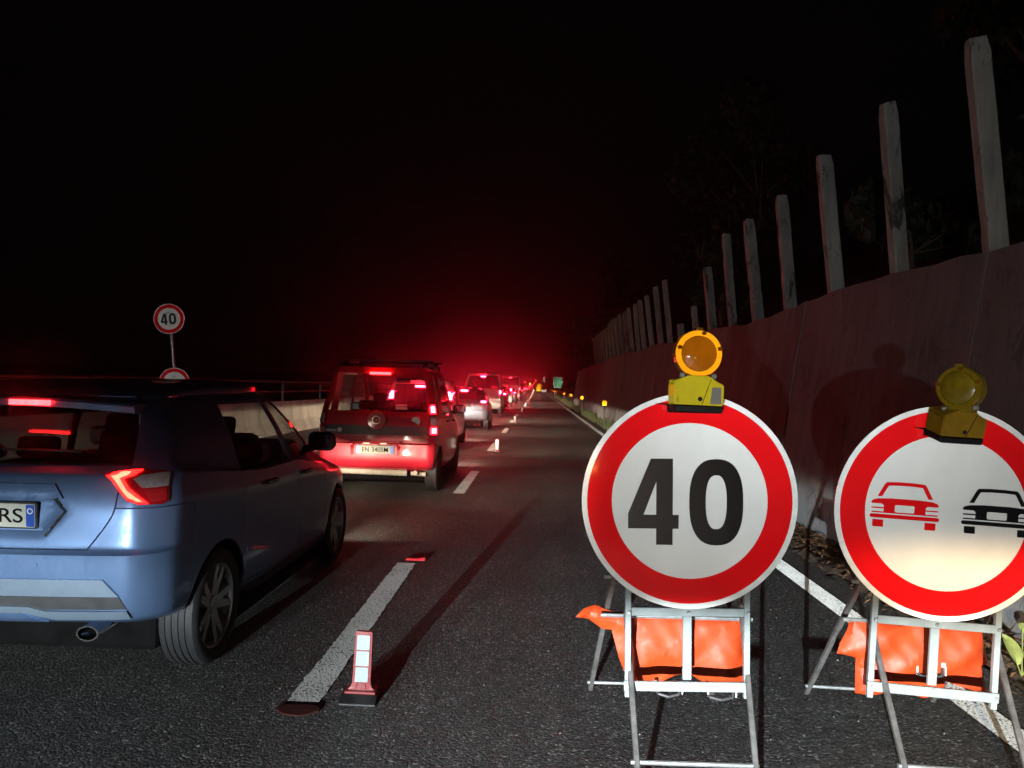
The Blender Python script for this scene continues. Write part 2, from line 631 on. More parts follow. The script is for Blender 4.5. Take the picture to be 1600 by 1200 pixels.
gy = list(np.arange(-60, 130, 38)) + list(np.arange(130, 1800, 60))
strip('ground', -900, 900, gy, -.35, MT['earth'], kind='structure', nx=12,
      zf=lambda x, y: -(rise(y) - min(rise(y), 6)))
strip('road', ROAD_L, ROAD_R, ys, 0, MT['asphalt'], kind='structure')
strip('road', -17, ROAD_L - .75, ys, 0, MT['asphalt'], kind='structure')
strip('road_edge_line', EDGE_R - .075, EDGE_R + .085, [-30] + list(np.arange(0, 130, 10)) + list(np.arange(130, 400, 8)), .004, MT['line'], kind='structure')
strip('road_edge_line', -5.05, -4.88, [-30] + list(np.arange(0, 130, 10)) + list(np.arange(130, 400, 8)), .004, MT['line'], kind='structure')
ll = empty('lane_line', kind='structure')
for k in range(-2, 36):
    y0 = 3.68 + 7.27 * k
    bmv, bmf = [], []
    n = 90 if k < 3 else 8
    for i in range(n + 1):
        y = y0 + 2.93 * i / n
        w = .080 + random.uniform(-.006, .006)
        bmv += [(DASH_X - w + random.uniform(-.004, .004), y, rise(y) + .004), (DASH_X + w, y, rise(y) + .004)]
        if i:
            b = 2 * i
            bmf.append((b - 2, b - 1, b + 1, b))
    pyobj('dash', bmv, bmf, MT['line'], ll)


# soil strip between asphalt and retaining wall, uneven
def soil(x, y):
    t = (x - ROAD_R + .15) / .7
    return .07 * t + .03 * math.sin(x * 17 + y * 3.1) * math.sin(y * 2.3 + x * 5) + .02 * math.sin(y * 9.7 + x * 23)


strip('verge', ROAD_R - .12, 3.3, list(np.arange(-6, 60, .12)) + list(np.arange(60, 130, 3)) + list(np.arange(130, 400, 8)), -.012, MT['verge'], kind='structure', nx=6, zf=soil)


def wall_top(y):
    # crest climbs a little further along
    return 2.72 + .28 * min(1, max(0, (y - 13) / 20)) + .04 * math.sin(y * .9)


WX0, WX1 = 3.02, 3.42
wall = empty('retaining_wall', 'long grey concrete retaining wall beside the right verge, dark and streaked', 'wall', (WX0, 4, 0))
y = -6.0
k = 0
while y < 66:
    y1 = y + 4.0
    v, f = [], []
    ny, nz = 10, 8
    off = random.uniform(-.008, .008)
    for i in range(ny + 1):
        yy = y + .014 + (4 - .028) * i / ny
        top = wall_top(yy)
        for j in range(nz + 1):
            t = j / nz
            v.append((WX0 + (WX1 - WX0) * t + off + .006 * math.sin(yy * 3 + t * 9), yy, -.15 + (top + .15) * t + (rng.normal(0, .012) if j == nz else 0)))
        v.append((WX1 + .35, yy, top - .02))
        v.append((WX1 + .35, yy, -.15))
    n = nz + 3
    for i in range(ny):
        for j in range(n - 1):
            f.append((i * n + j, (i + 1) * n + j, (i + 1) * n + j + 1, i * n + j + 1))
    f.append(tuple(range(n)))
    f.append(tuple(reversed([ny * n + j for j in range(n)])))
    o = pyobj('wall_panel', [(a - WX0, b - 4, c) for a, b, c in v], f, MT['wall'], wall)
    y = y1
# filler strip seen in the joints
bm = bmesh.new()
vs = [(WX0 + .03, -6), (WX0 + .03, 66)]
bm_v = [(WX0 + .03, -6, -.1), (WX0 + .03, 66, -.1), (WX1 + .03, 66, 2.6), (WX1 + .03, -6, 2.6)]
bm.faces.new([bm.verts.new((a - WX0, b - 4, c)) for a, b, c in bm_v])
obj('joint_filler', bm, MT['dark'], wall)

# hillside above and beyond the wall
v, f = [], []
hx = [3.7, 5, 7, 10, 15, 22, 32, 50, 90]
hy = list(np.arange(-8, 100, 3)) + list(np.arange(100, 420, 12))


def hill(x, y):
    base = wall_top(y) - .12 if y < 66 else max(rise(y) + .1, (wall_top(y) - .12) * (1 - (y - 66) / 14)) if y < 80 else rise(y) + .1
    return base + (x - 3.7) * .52 * (1 if x < 32 else .8) + .25 * math.sin(x * 1.3 + y * .4) * min(1, (x - 3.7))


for yy in hy:
    for x in hx:
        v.append((x, yy, hill(x, yy)))
n = len(hx)
for j in range(len(hy) - 1):
    for i in range(n - 1):
        f.append((j * n + i, j * n + i + 1, (j + 1) * n + i + 1, (j + 1) * n + i))
pyobj('hillside', v, f, MT['earth'], smooth=True)['kind'] = 'structure'

ORD = ['first', 'second', 'third', 'fourth', 'fifth', 'sixth', 'seventh', 'eighth', 'ninth', 'tenth', 'eleventh', 'twelfth', 'thirteenth', 'fourteenth',
       'fifteenth', 'sixteenth', 'seventeenth', 'eighteenth', 'nineteenth', 'twentieth', 'twenty-first', 'twenty-second', 'twenty-third', 'twenty-fourth',
       'twenty-fifth', 'twenty-sixth', 'twenty-seventh', 'twenty-eighth', 'twenty-ninth', 'thirtieth']


# weathered concrete fence posts along the crest, leaning towards the road
def make_post(seed, h):
    r = random.Random(seed)
    bm = bmesh.new()
    nz = 14
    w, d = .078 + r.uniform(-.006, .010), .06
    rings = []
    for i in range(nz + 1):
        z = h * i / nz
        jw = r.uniform(-.002, .002)
        chip = r.uniform(.0, .014) if r.random() < .14 else 0
        top = .012 if i == nz else 0
        x0, x1, y0, y1 = -w + jw + chip + top, w + jw - chip * .4 - top, -d + top, d - top
        c = .014
        pts = [(x0 + c, y0), (x1 - c, y0), (x1, y0 + c), (x1, y1 - c), (x1 - c, y1), (x0 + c, y1), (x0, y1 - c), (x0, y0 + c)]
        rings.append([bm.verts.new((a, b, z + (r.uniform(-.02, .012) if i == nz else 0))) for a, b in pts])
    for A, B in zip(rings, rings[1:]):
        for i in range(8):
            bm.faces.new((A[i], A[(i + 1) % 8], B[(i + 1) % 8], B[i]))
    bm.faces.new(list(reversed(rings[0])))
    bm.faces.new(rings[-1])
    return bm


py, pk = 6.08 - 1.63, -1
while pk < 26:
    y = py
    hgt = 1.74 + random.uniform(-.05, .05)
    if pk in (6,):
        hgt = 1.35
    if pk == 7:
        hgt = .75
    if pk == 8:
        hgt = .5
    label = None
    where = '%s concrete post on the retaining wall, counted from the right' % ORD[pk] if pk >= 0 else 'concrete post on the retaining wall just beyond the right edge of the photo'
    extra = {0: 'tallest and nearest weathered concrete post, standing on the wall above the no-overtaking sign',
             1: 'second post from the right on the wall, dark stain down its face',
             6: 'blotchy post half hidden by growth, seventh from the right on the wall',
             7: 'short broken post stump, eighth from the right on the wall',
             8: 'lowest broken post stump, ninth from the right on the wall'}
    o = obj('concrete_post', make_post(pk + 50, hgt), MT['post'])
    o.location = (WX1 + .14, y, wall_top(y) - .04)
    o.rotation_euler = (random.uniform(-.015, .015), -math.radians(6.6) + random.uniform(-.02, .012), random.uniform(-.3, .3))
    tag(o, extra.get(pk, where), 'post', 'concrete fence posts on the wall crest')
    py += 1.63 + random.uniform(-.06, .06)
    pk += 1
    if 7 < pk < 9:
        py += .2

# median barrier on the left
BX = -7.7
barrier = empty('median_barrier', 'pale concrete barrier with a steel handrail along the left side of the road', 'barrier', (BX, 10, 0))
prof = [(-.32, -.1), (-.32, .08), (-.16, .34), (-.10, .93), (.10, .93), (.16, .34), (.32, .08), (.32, -.1)]


def rnd_seg(y0, y1):
    v = [(x, yy, z + rise((y0 + y1) / 2)) for yy in (y0, y1) for x, z in prof]
    n = len(prof)
    f = [(i, (i + 1) % n, n + (i + 1) % n, n + i) for i in range(n)] + [tuple(reversed(range(n))), tuple(range(n, 2 * n))]
    return v, f


y = -6.0
while y < 180:
    L = 6 if y < 60 else 12
    v, f = rnd_seg(y + .01 - 10, y + L - .01 - 10)
    o = pyobj('barrier_segment', v, f, MT['barrier'], barrier)
    o.rotation_euler.z = 0
    y += L
bm = bmesh.new()
tube(bm, (0, -16, 1.52), (0, 170, 1.52), .035, n=8)
obj('handrail', bm, MT['rail'], barrier, True)
bm = bmesh.new()
tube(bm, (0, -16, 1.22), (0, 170, 1.22), .022, n=6)
obj('handrail', bm, MT['rail'], barrier, True)
me0 = None
for k in range(46):
    if me0 is None:
        bm = bmesh.new()
        box(bm, (0, 0, 1.21), (.06, .04, .6))
        o = obj('rail_post', bm, MT['rail'], barrier)
        me0 = o.data
    else:
        o = link('rail_post', me0, None, barrier)
    o.location = (0, -15 + 4 * k, 0)

# ------------------------------------------------------------------ vegetation


def leaves(n, centres, size, seed):
    r = np.random.default_rng(seed)
    v, f = [], []
    for i in range(n):
        cx, cy, cz, rad = centres[r.integers(len(centres))]
        p = r.normal(0, 1, 3)
        p = p / np.linalg.norm(p) * rad * r.uniform(.35, 1) ** .6
        p = np.array((cx, cy, cz)) + p * np.array((1, 1, .85))
        a = r.normal(0, 1, 3)
        a /= np.linalg.norm(a)
        b = np.cross(a, r.normal(0, 1, 3))
        b /= np.linalg.norm(b)
        s = size * r.uniform(.6, 1.4)
        k = len(v)
        v += [p - a * s, p + b * s * .45, p + a * s, p - b * s * .45]
        f.append((k, k + 1, k + 2, k + 3))
    return v, f


def tree(name, x, y, h, rad, label, seed, group):
    r = random.Random(seed)
    z = hill(x, y) - .1
    t = empty(name, label, 'tree' if 'tree' in name else 'shrub', (x, y, z), group=group)
    bm = bmesh.new()
    th = h * .5
    p = Vector((0, 0, 0))
    r1 = h * .018 + .02
    pts = [p.copy()]
    for i in range(5):
        p = p + Vector((r.uniform(-.06, .06) * h * .3, r.uniform(-.06, .06) * h * .3, th / 5))
        pts.append(p.copy())
    for i in range(5):
        tube(bm, pts[i], pts[i + 1] + Vector((0, 0, .02)), r1 * (1 - i * .12), r1 * (1 - (i + 1) * .12), 8)
    cs = []
    for i in range(9):
        a = r.uniform(0, 2 * PI)
        s = pts[r.randint(2, 5)]
        e = s + Vector((math.cos(a) * rad * r.uniform(.4, .9), math.sin(a) * rad * r.uniform(.4, .9), h * r.uniform(.1, .42)))
        tube(bm, s, e, r1 * .4, r1 * .12, 6)
        cs.append((*e, rad * r.uniform(.28, .5)))
    obj('trunk', bm, MT['bark'], t, True)
    v, f = leaves(int(1100 + 120 * h), cs, .09 + .012 * h, seed)
    pyobj('crown', v, f, MT['foliage'], t)


for i, (x, y, h, rad, lab) in enumerate([
        (7.5, 27, 7.0, 2.6, 'tall loose tree rising behind the far end of the post row'),
        (9.0, 40, 9.0, 3.2, 'broad dark tree on the hillside beyond the posts'),
        (6.2, 55, 7.0, 2.4, 'slim tree above the far stretch of the wall'),
        (6.0, 74, 8.5, 3.0, 'tree at the far end of the wall near the green sign'),
        (11, 17, 7.5, 2.8, 'tree on the slope above the middle posts'),
        (7.5, 98, 8.0, 3.0, 'farthest tree on the right, behind the green sign')]):
    tree('roadside_tree', x, y, h, rad, lab, 100 + i, 'trees on the dark hillside')
for i, (x, y, h, rad, lab) in enumerate([
        (4.15, 16.8, 1.7, .8, 'bush growing round the broken posts on the wall'),
        (4.4, 18.6, 2.0, .9, 'taller bush just past the broken posts on the wall'),
        (4.5, 9.5, 1.3, .8, 'low bush behind the second and third posts from the right'),
        (4.6, 6.9, 1.2, .7, 'low bush at the foot of the nearest post'),
        (4.3, 63, 2.6, 1.3, 'bush hanging over the far end of the wall'),
        (3.6, 82, 2.4, 1.3, 'bush at road level past the end of the wall')]):
    tree('wild_shrub', x, y, h, rad, lab, 200 + i, 'bushes along the wall crest')


def blades(n, yr, xr, hr, seed, bias=1.0):
    r = np.random.default_rng(seed)
    v, f = [], []
    for i in range(n):
        y = yr[0] + (yr[1] - yr[0]) * r.random() ** bias
        x = r.uniform(*xr)
        cl = .5 + .5 * math.sin(y * 1.7 + 3 * math.sin(y * .6))
        if r.random() > cl:
            continue
        h = r.uniform(*hr) * (.5 + cl)
        a = r.uniform(0, 2 * PI)
        w = .006 + .0012 * y / 5
        dx, dy = math.cos(a) * h * .4, math.sin(a) * h * .4
        z = rise(y)
        k = len(v)
        v += [(x - w, y, z), (x + w, y, z), (x + dx * .4 + w * .7, y + dy * .4, z + h * .6), (x + dx * .4 - w * .7, y + dy * .4, z + h * .6), (x + dx, y + dy, z + h)]
        f += [(k, k + 1, k + 2, k + 3), (k + 3, k + 2, k + 4)]
    return v, f


v, f = blades(7000, (9, 120), (2.62, 3.0), (.08, .34), 3, 1.5)
tag(pyobj('grass', v, f, MT['grass']), 'rough dry grass growing along the foot of the wall', 'grass', kind='stuff')

v, f = [], []
for i in range(2600):
    y = 2.4 + 9 * rng.random() ** 1.3
    x = 3.0 - abs(rng.normal(0, .19))
    if x < 2.3:
        continue
    s = rng.uniform(.012, .035)
    a, tl = rng.uniform(0, 2 * PI), rng.uniform(-.9, .9)
    z = max(.0, soil(x, y) - .012) + rng.uniform(.006, .03)
    ca, sa = math.cos(a), math.sin(a)
    k = len(v)
    for (p, q, hh) in ((-1, 0, 0), (0, -.45, .25), (1, 0, .1), (0, .45, .3)):
        v.append((x + s * (p * ca - q * sa), y + s * (p * sa + q * ca), z + s * (hh + p * tl * .5)))
    f += [(k, k + 1, k + 2), (k, k + 2, k + 3)]
tag(pyobj('fallen_leaves', v, f, MT['litter']), 'brown fallen leaves heaped along the foot of the wall', 'leaves', kind='stuff')

v, f = [], []
for i in range(420):
    y = 2.6 + 16 * rng.random() ** 1.6
    x = rng.uniform(-1.5, 2.5)
    s = rng.uniform(.0015, .0045)
    k = len(v)
    z = .003
    v += [(x - s, y - s * .8, z), (x + s, y - s * .6, z), (x + s * .7, y + s, z), (x - s * .8, y + s * .7, z), (x, y, z + s * 1.5)]
    f += [(k, k + 1, k + 4), (k + 1, k + 2, k + 4), (k + 2, k + 3, k + 4), (k + 3, k, k + 4)]
tag(pyobj('grit', v, f, MT['grit']), 'pale grit scattered over the asphalt', 'grit', kind='stuff')

wd = empty('weed', 'yellow-green weed with a broad leaf at the wall foot beside the no-overtaking sign', 'weed', (2.72, 4.35, .02))
for (dx, dy, dz, s, a) in ((-.09, -.05, .17, .085, .3), (.02, .03, .11, .06, 1.7), (.08, -.03, .2, .05, -.6), (.03, .05, .26, .04, 2.4)):
    bm = bmesh.new()
    R = Matrix.Rotation(a, 3, 'Z') @ Matrix.Rotation(.9, 3, 'X')
    ring = []
    L = []
    for i in range(9):
        t = i / 8
        w = s * .55 * math.sin(PI * min(1, t * .95 + .05)) ** .7
        zc = -.25 * s * (2 * t - 1) ** 2
        row = [bm.verts.new(R @ Vector((w * q, (t - .5) * 2 * s, zc + abs(q) * s * .15)) + Vector((dx, dy, dz))) for q in (-1, 0, 1)]
        L.append(row)
    for A, B in zip(L, L[1:]):
        for q in (0, 1):
            bm.faces.new((A[q], A[q + 1], B[q + 1], B[q]))
    obj('leaf', bm, MT['weed'], wd, True)
bm = bmesh.new()
for (dx, dy, dz) in ((-.09, -.05, .17), (.02, .03, .11), (.08, -.03, .2), (.03, .05, .26)):
    tube(bm, (0, 0, 0), (dx, dy, dz), .004, .002, 5)
obj('stem', bm, MT['weed'], wd)

# ------------------------------------------------------------------ portable signs on trestles
def disc(bm, r, y0, y1, n=72, cx=0, cz=0, bev=0):
    pr = [(y0, 0.0001), (y0, r - bev), (y0 - bev if y1 < y0 else y0 + bev, r), (y1, r), (y1, .0001)] if bev else [(y0, .0001), (y0, r), (y1, r), (y1, .0001)]
    rings = lathe(bm, pr, n, 'Y')
    for ring in rings:
        for v_ in ring:
            v_.co.x += cx
            v_.co.z += cz


def ring_face(bm, ri, ro, y0, y1, n=72):
    lathe(bm, [(y1, ri), (y0, ri), (y0, ro), (y1, ro)], n, 'Y', True)


FOUR = [((218, 375), (277, 375), (277, 525), (293, 525), (293, 562), (277, 562), (277, 605), (233, 605), (233, 562), (158, 562), (158, 522))]
FOUR_HOLE = ((233, 436), (233, 525), (199, 525))


def numerals(R, parent, m, y0, y1):
    s = R / 288
    def c(p):
        return [((a - 322) * s, -(b - 487) * s) for a, b in p]
    bm = bmesh.new()
    prism(bm, c(FOUR[0]), y0, y1, [c(FOUR_HOLE)])
    obj('digit', bm, m, parent)
    bm = bmesh.new()
    def se(rx, rz, e, n=48):
        out = []
        for i in range(n):
            t = 2 * PI * i / n
            cx, sx = math.cos(t), math.sin(t)
            out.append((((393 - 322) + rx * math.copysign(abs(cx) ** (2 / e), cx)) * s, (-3 + rz * math.copysign(abs(sx) ** (2 / e), sx)) * s))
        return out
    prism(bm, se(72, 115, 2.5), y0, y1, [se(28, 72, 2.5)])
    obj('digit', bm, m, parent)


def sign_face(R, parent):
    """round prohibition plate: aluminium dish with rolled rim, red border, white field"""
    bm = bmesh.new()
    disc(bm, R, .014, .0, 80, bev=.004)
    ringo = obj('plate', bm, MT['signback'], parent, True)
    bm = bmesh.new()
    ring_face(bm, R * .952, R, -.0045, .002, 80)
    obj('rim', bm, MT['rimwhite'], parent, True)
    bm = bmesh.new()
    ring_face(bm, R * .722, R * .953, -.0022, .001, 80)
    obj('red_border', bm, MT['signred'], parent)
    bm = bmesh.new()
    disc(bm, R * .7225, .001, -.0015, 80)
    obj('white_field', bm, MT['signwhite'], parent)
    return ringo


def car_icon(parent, cx, cz, s, m):
    """overtaking pictogram seen from behind: cabin outline, body with lamp slots, bumper, wheels"""
    def put(polys, name):
        bm = bmesh.new()
        for poly, holes in polys:
            prism(bm, [(cx + a * s, cz + b * s) for a, b in poly], -.0032, -.001, [[(cx + a * s, cz + b * s) for a, b in h] for h in holes])
        obj(name, bm, m, parent)
    polys = [
        ([(-123, 44), (-94, 100), (-84, 111), (-30, 114), (30, 114), (84, 111), (94, 100), (123, 44), (103, 44), (76, 95), (30, 98), (-30, 98), (-76, 95), (-103, 44)], []),
        ([(-150, 16), (-143, 26), (-120, 33), (-60, 37), (60, 37), (120, 33), (143, 26), (150, 16), (146, 10), (102, 10), (93, 2), (93, -23), (100, -32), (-100, -32), (-93, -23), (-93, 2), (-102, 10), (-146, 10)],
         [[(-40, 8), (40, 8), (44, 4), (44, -22), (40, -26), (-40, -26), (-44, -22), (-44, 4)]]),
        ([(93, -6), (148, -6), (148, -12), (93, -12)], []), ([(-93, -6), (-148, -6), (-148, -12), (-93, -12)], []),
        ([(100, -26), (146, -26), (146, -32), (100, -32)], []), ([(-100, -26), (-146, -26), (-146, -32), (-100, -32)], []),
        ([(-154, -43), (-148, -38), (148, -38), (154, -43), (154, -51), (148, -56), (-148, -56), (-154, -51)], []),
        ([(-140, -64), (-92, -64), (-92, -97), (-136, -97), (-140, -93)], []), ([(140, -64), (92, -64), (92, -97), (136, -97), (140, -93)], []),
    ]
    put(polys, 'car_symbol')


def pillow(name, poly, y, thick, seed, m, parent=None, step=.018, top=None):
    """limp plastic sack hanging as poly (x,z): two welded skins with creases"""
    P = np.array(poly)
    r = np.random.default_rng(seed)
    bm = bmesh.new()
    # finely divided outline with slight waviness
    out = []
    for i in range(len(P)):
        a, b = P[i], P[(i + 1) % len(P)]
        n = max(1, int(np.linalg.norm(b - a) / step))
        for k in range(n):
            out.append(a + (b - a) * k / n)
    out = np.array(out)
    vs = [bm.verts.new((p[0], 0, p[1])) for p in out]
    bm.faces.new(vs)
    bm.normal_update()
    bmesh.ops.triangulate(bm, faces=bm.faces[:], quad_method='BEAUTY', ngon_method='BEAUTY')
    for _ in range(5):
        es = [e for e in bm.edges if e.calc_length() > step * 1.6]
        if not es:
            break
        bmesh.ops.subdivide_edges(bm, edges=es, cuts=1)
        bmesh.ops.triangulate(bm, faces=[f for f in bm.faces if len(f.verts) > 3])
        bmesh.ops.beautify_fill(bm, faces=bm.faces[:], edges=bm.edges[:])
    ph = r.uniform(0, 6, 8)

    def seg_dist(p):
        a = out
        b = np.roll(out, -1, 0)
        ab = b - a
        t = np.clip(((p - a) * ab).sum(1) / ((ab * ab).sum(1) + 1e-12), 0, 1)
        return np.sqrt((((a + ab * t[:, None]) - p) ** 2).sum(1).min())
    front, back = {}, {}
    tris = [[v_.index for v_ in f.verts] for f in bm.faces] if not bm.verts.index_update() else None
    V, Fc = [], []
    n = len(bm.verts)
    co = [np.array((v_.co.x, v_.co.z)) for v_ in bm.verts]
    bnd = [v_.is_boundary for v_ in bm.verts]
    bm.faces.ensure_lookup_table()
    tris = [[v_.index for v_ in f.verts] for f in bm.faces]
    zt = P[:, 1].max()
    fr, bk = [], []
    for p in co:
        d = seg_dist(p)
        x, z = p
        fat = thick * min(1, d / .11) ** .55
        dep = (zt - z)
        # folds run down from the bar and gather towards the welded corners
        w = .006 * math.sin(x * 31 + ph[0] + 5 * dep + 2 * math.sin(z * 13 + ph[1])) + .006 * math.sin(x * 15 - z * 24 + ph[2]) + .0015 * math.sin(x * 70 + z * 40 + ph[3])
        w += .010 * (abs(math.sin(x * 9 + z * 6 + ph[4] + .7 * math.sin(z * 17))) ** .5 - .8) + .006 * (abs(math.sin(x * 14 - z * 19 + ph[5])) ** .5 - .8)
        w *= min(1, d / .03)
        fr.append((x, y - fat + w, z))
        bk.append((x, y + fat * .7 + w * .5, z))
    for i in range(n):
        V.append(fr[i] if not bnd[i] else (fr[i][0], y + .012 * math.sin(fr[i][0] * 31 + ph[4]), fr[i][2]))
    off = n
    for i in range(n):
        V.append(bk[i] if not bnd[i] else V[i])
    for t in tris:
        Fc.append((t[0], t[1], t[2]))
        Fc.append((t[2] + off, t[1] + off, t[0] + off))
    bm.free()
    bm = bmesh.new()
    bv = [bm.verts.new(p) for p in V]
    for t in Fc:
        if bm.faces.get([bv[i] for i in t]) is None:
            bm.faces.new([bv[i] for i in t])
    bmesh.ops.remove_doubles(bm, verts=bm.verts[:], dist=.0004)
    return obj(name, bm, m, parent, True)


def trestle_sign(name, X, Y, Z, label, group, turn=0, yaw=0, lean=.012):
    """sign plate with galvanised frame on a folding X trestle; origin on the road below the plate"""
    R = .442
    t = empty(name, label, 'road sign', (X, Y, 0), (0, 0, yaw), group)
    fr = empty('sign_plate', None, None)
    fr.parent = t
    fr.location = (0, 0, Z)
    fr.rotation_euler = (-lean, turn, 0)
    # frame behind the plate, local to the plate
    def fbar(nm, a, b, w, h, m=MT['zinc']):
        bm = bmesh.new()
        bar(bm, a, b, w, h, .002)
        return obj(nm, bm, m, fr)
    zb = .285 - Z
    fbar('upright', (-.245, .032, zb), (-.245, .032, .30), .024, .022)
    fbar('upright', (.245, .032, zb), (.245, .032, .30), .024, .022)
    fbar('crossbar', (-.232, .030, -.462), (.232, .030, -.462), .020, .034)
    fbar('crossbar', (-.262, .018, .335 - Z), (.258, .018, .335 - Z), .014, .040)
    fbar('crossbar', (-.232, .030, .22), (.232, .030, .22), .020, .034)
    fbar('centre_post', (.0, .034, .358 - Z), (.0, .034, -.48), .036, .016)
    for (x, z) in ((-.245, .335 - Z), (.245, .335 - Z), (0, .35 - Z), (0, -.462), (-.245, -.462), (.245, -.462)):
        bm = bmesh.new()
        tube(bm, (x, .016 if z < -.42 else .012, z), (x, .004, z), .007, n=8)
        obj('bolt', bm, MT['galv'], fr)
    # trestle legs
    def leg(nm, a, b, w=.022, m=MT['rust']):
        bm = bmesh.new()
        bar(bm, a, b, w, w, .003)
        bx = bmesh.ops
        o = obj(nm, bm, m, t)
        return o
    leg('rear_leg', (-.29, .06, .80), (-.31, .78, .01))
    leg('rear_leg', (.29, .06, .80), (.31, .78, .01))
    leg('front_leg', (-.222, .19, .58), (-.222, -.30, .01))
    leg('front_leg', (.282, .19, .58), (.222, -.30, .01))
    bm = bmesh.new()
    tube(bm, (-.33, .735, .062), (.33, .735, .062), .008, n=8)
    obj('rear_tie_bar', bm, MT['galv'], t, True)
    bm = bmesh.new()
    tube(bm, (-.245, -.205, .12), (.245, -.205, .12), .009, n=8)
    obj('front_tie_bar', bm, MT['galv'], t, True)
    bm = bmesh.new()
    tube(bm, (-.33, .20, .562), (.33, .20, .562), .009, n=8)
    obj('hanging_bar', bm, MT['galv'], t, True)
    bm = bmesh.new()
    tube(bm, (-.33, .10, .755), (.33, .10, .755), .009, n=8)
    obj('hinge_bar', bm, MT['galv'], t, True)
    pl = sign_face(R, fr)
    return t, fr, R


SG = 'portable round signs closing the lane'
S1 = (.636, 3.18, 1.100)
t1, f1, R = trestle_sign('speed_limit_sign', *S1, 'portable round 40 speed limit sign with red border on a metal trestle', None, turn=math.radians(-1.0), yaw=.02)
numerals(R, f1, MT['signblack'], -.0030, -.0012)
S2 = (1.69, 3.22, 1.075)
t2, f2, R = trestle_sign('no_overtaking_sign', *S2, 'portable round no-overtaking sign with a red and a black car on a metal trestle', None, turn=math.radians(2.2), yaw=-.06)
s_ = R / 495
ic = R / 495
car_icon(f2, -.162 * 1.0, .012, ic * 1.0, MT['signred'])
car_icon(f2, .200, .012, ic * 1.0, MT['signblack'])

# orange ballast sacks slung over the trestles


def sack(X, Y, poly, label, seed, straps):
    t = empty('sandbag', label, 'sandbag', (X, Y, 0), group='orange ballast bags hanging on the trestles')
    poly = [(a * 1.03 + .025, (b - .575) * 1.06 + .568) for a, b in poly]
    straps = [(a * 1.03 + .025, (b - .575) * 1.06 + .568, w) for a, b, w in straps]
    pillow('sack', poly, .27, .05, seed, MT['bag'], t)
    for (x, z, w) in straps:
        bm = bmesh.new()
        pts = [Vector((x - w / 2, .23, z)), Vector((x - w / 2 + .01, .205, z - .03)), Vector((x, .20, z - .04)), Vector((x + w / 2 - .01, .205, z - .03)), Vector((x + w / 2, .23, z))]
        for a, b in zip(pts, pts[1:]):
            tube(bm, a, b, .0065, n=7)
        obj('carry_handle', bm, MT['trim'], t, True)
        for q in (-1, 1):
            bm = bmesh.new()
            box(bm, (x + q * w / 2, .217, z + .012), (.018, .012, .022), .005)
            box(bm, (x + q * w / 2 + .006, .21, z - .012), (.006, .008, .04), .002)
            obj('cable_tie', bm, MT['white'], t)
    return t


sack(.638, 3.15, [(-.455, .545), (-.42, .578), (-.37, .597), (-.335, .585), (-.29, .575), (-.10, .572), (.10, .568), (.245, .565), (.262, .40), (.275, .262), (.20, .278), (.10, .295), (.04, .325), (-.02, .312), (-.10, .285),
                  (-.17, .262), (-.215, .27), (-.26, .37), (-.30, .50), (-.34, .50), (-.40, .535)],
     'orange ballast bag with a raised left flap hanging behind the 40 sign', 11, [(-.06, .29, .11), (.16, .285, .12)])
sack(1.68, 3.17, [(-.285, .575), (-.20, .572), (.0, .57), (.20, .565), (.262, .56), (.285, .46), (.30, .40), (.27, .395), (.30, .262), (.22, .30), (.12, .325), (.10, .262), (.02, .258), (-.06, .285), (-.12, .268), (-.22, .262), (-.262, .262),
                  (-.262, .41), (-.345, .425), (-.33, .47), (-.30, .52)],
     'folded orange ballast bag hanging behind the no-overtaking sign', 23, [(.02, .40, .12)])


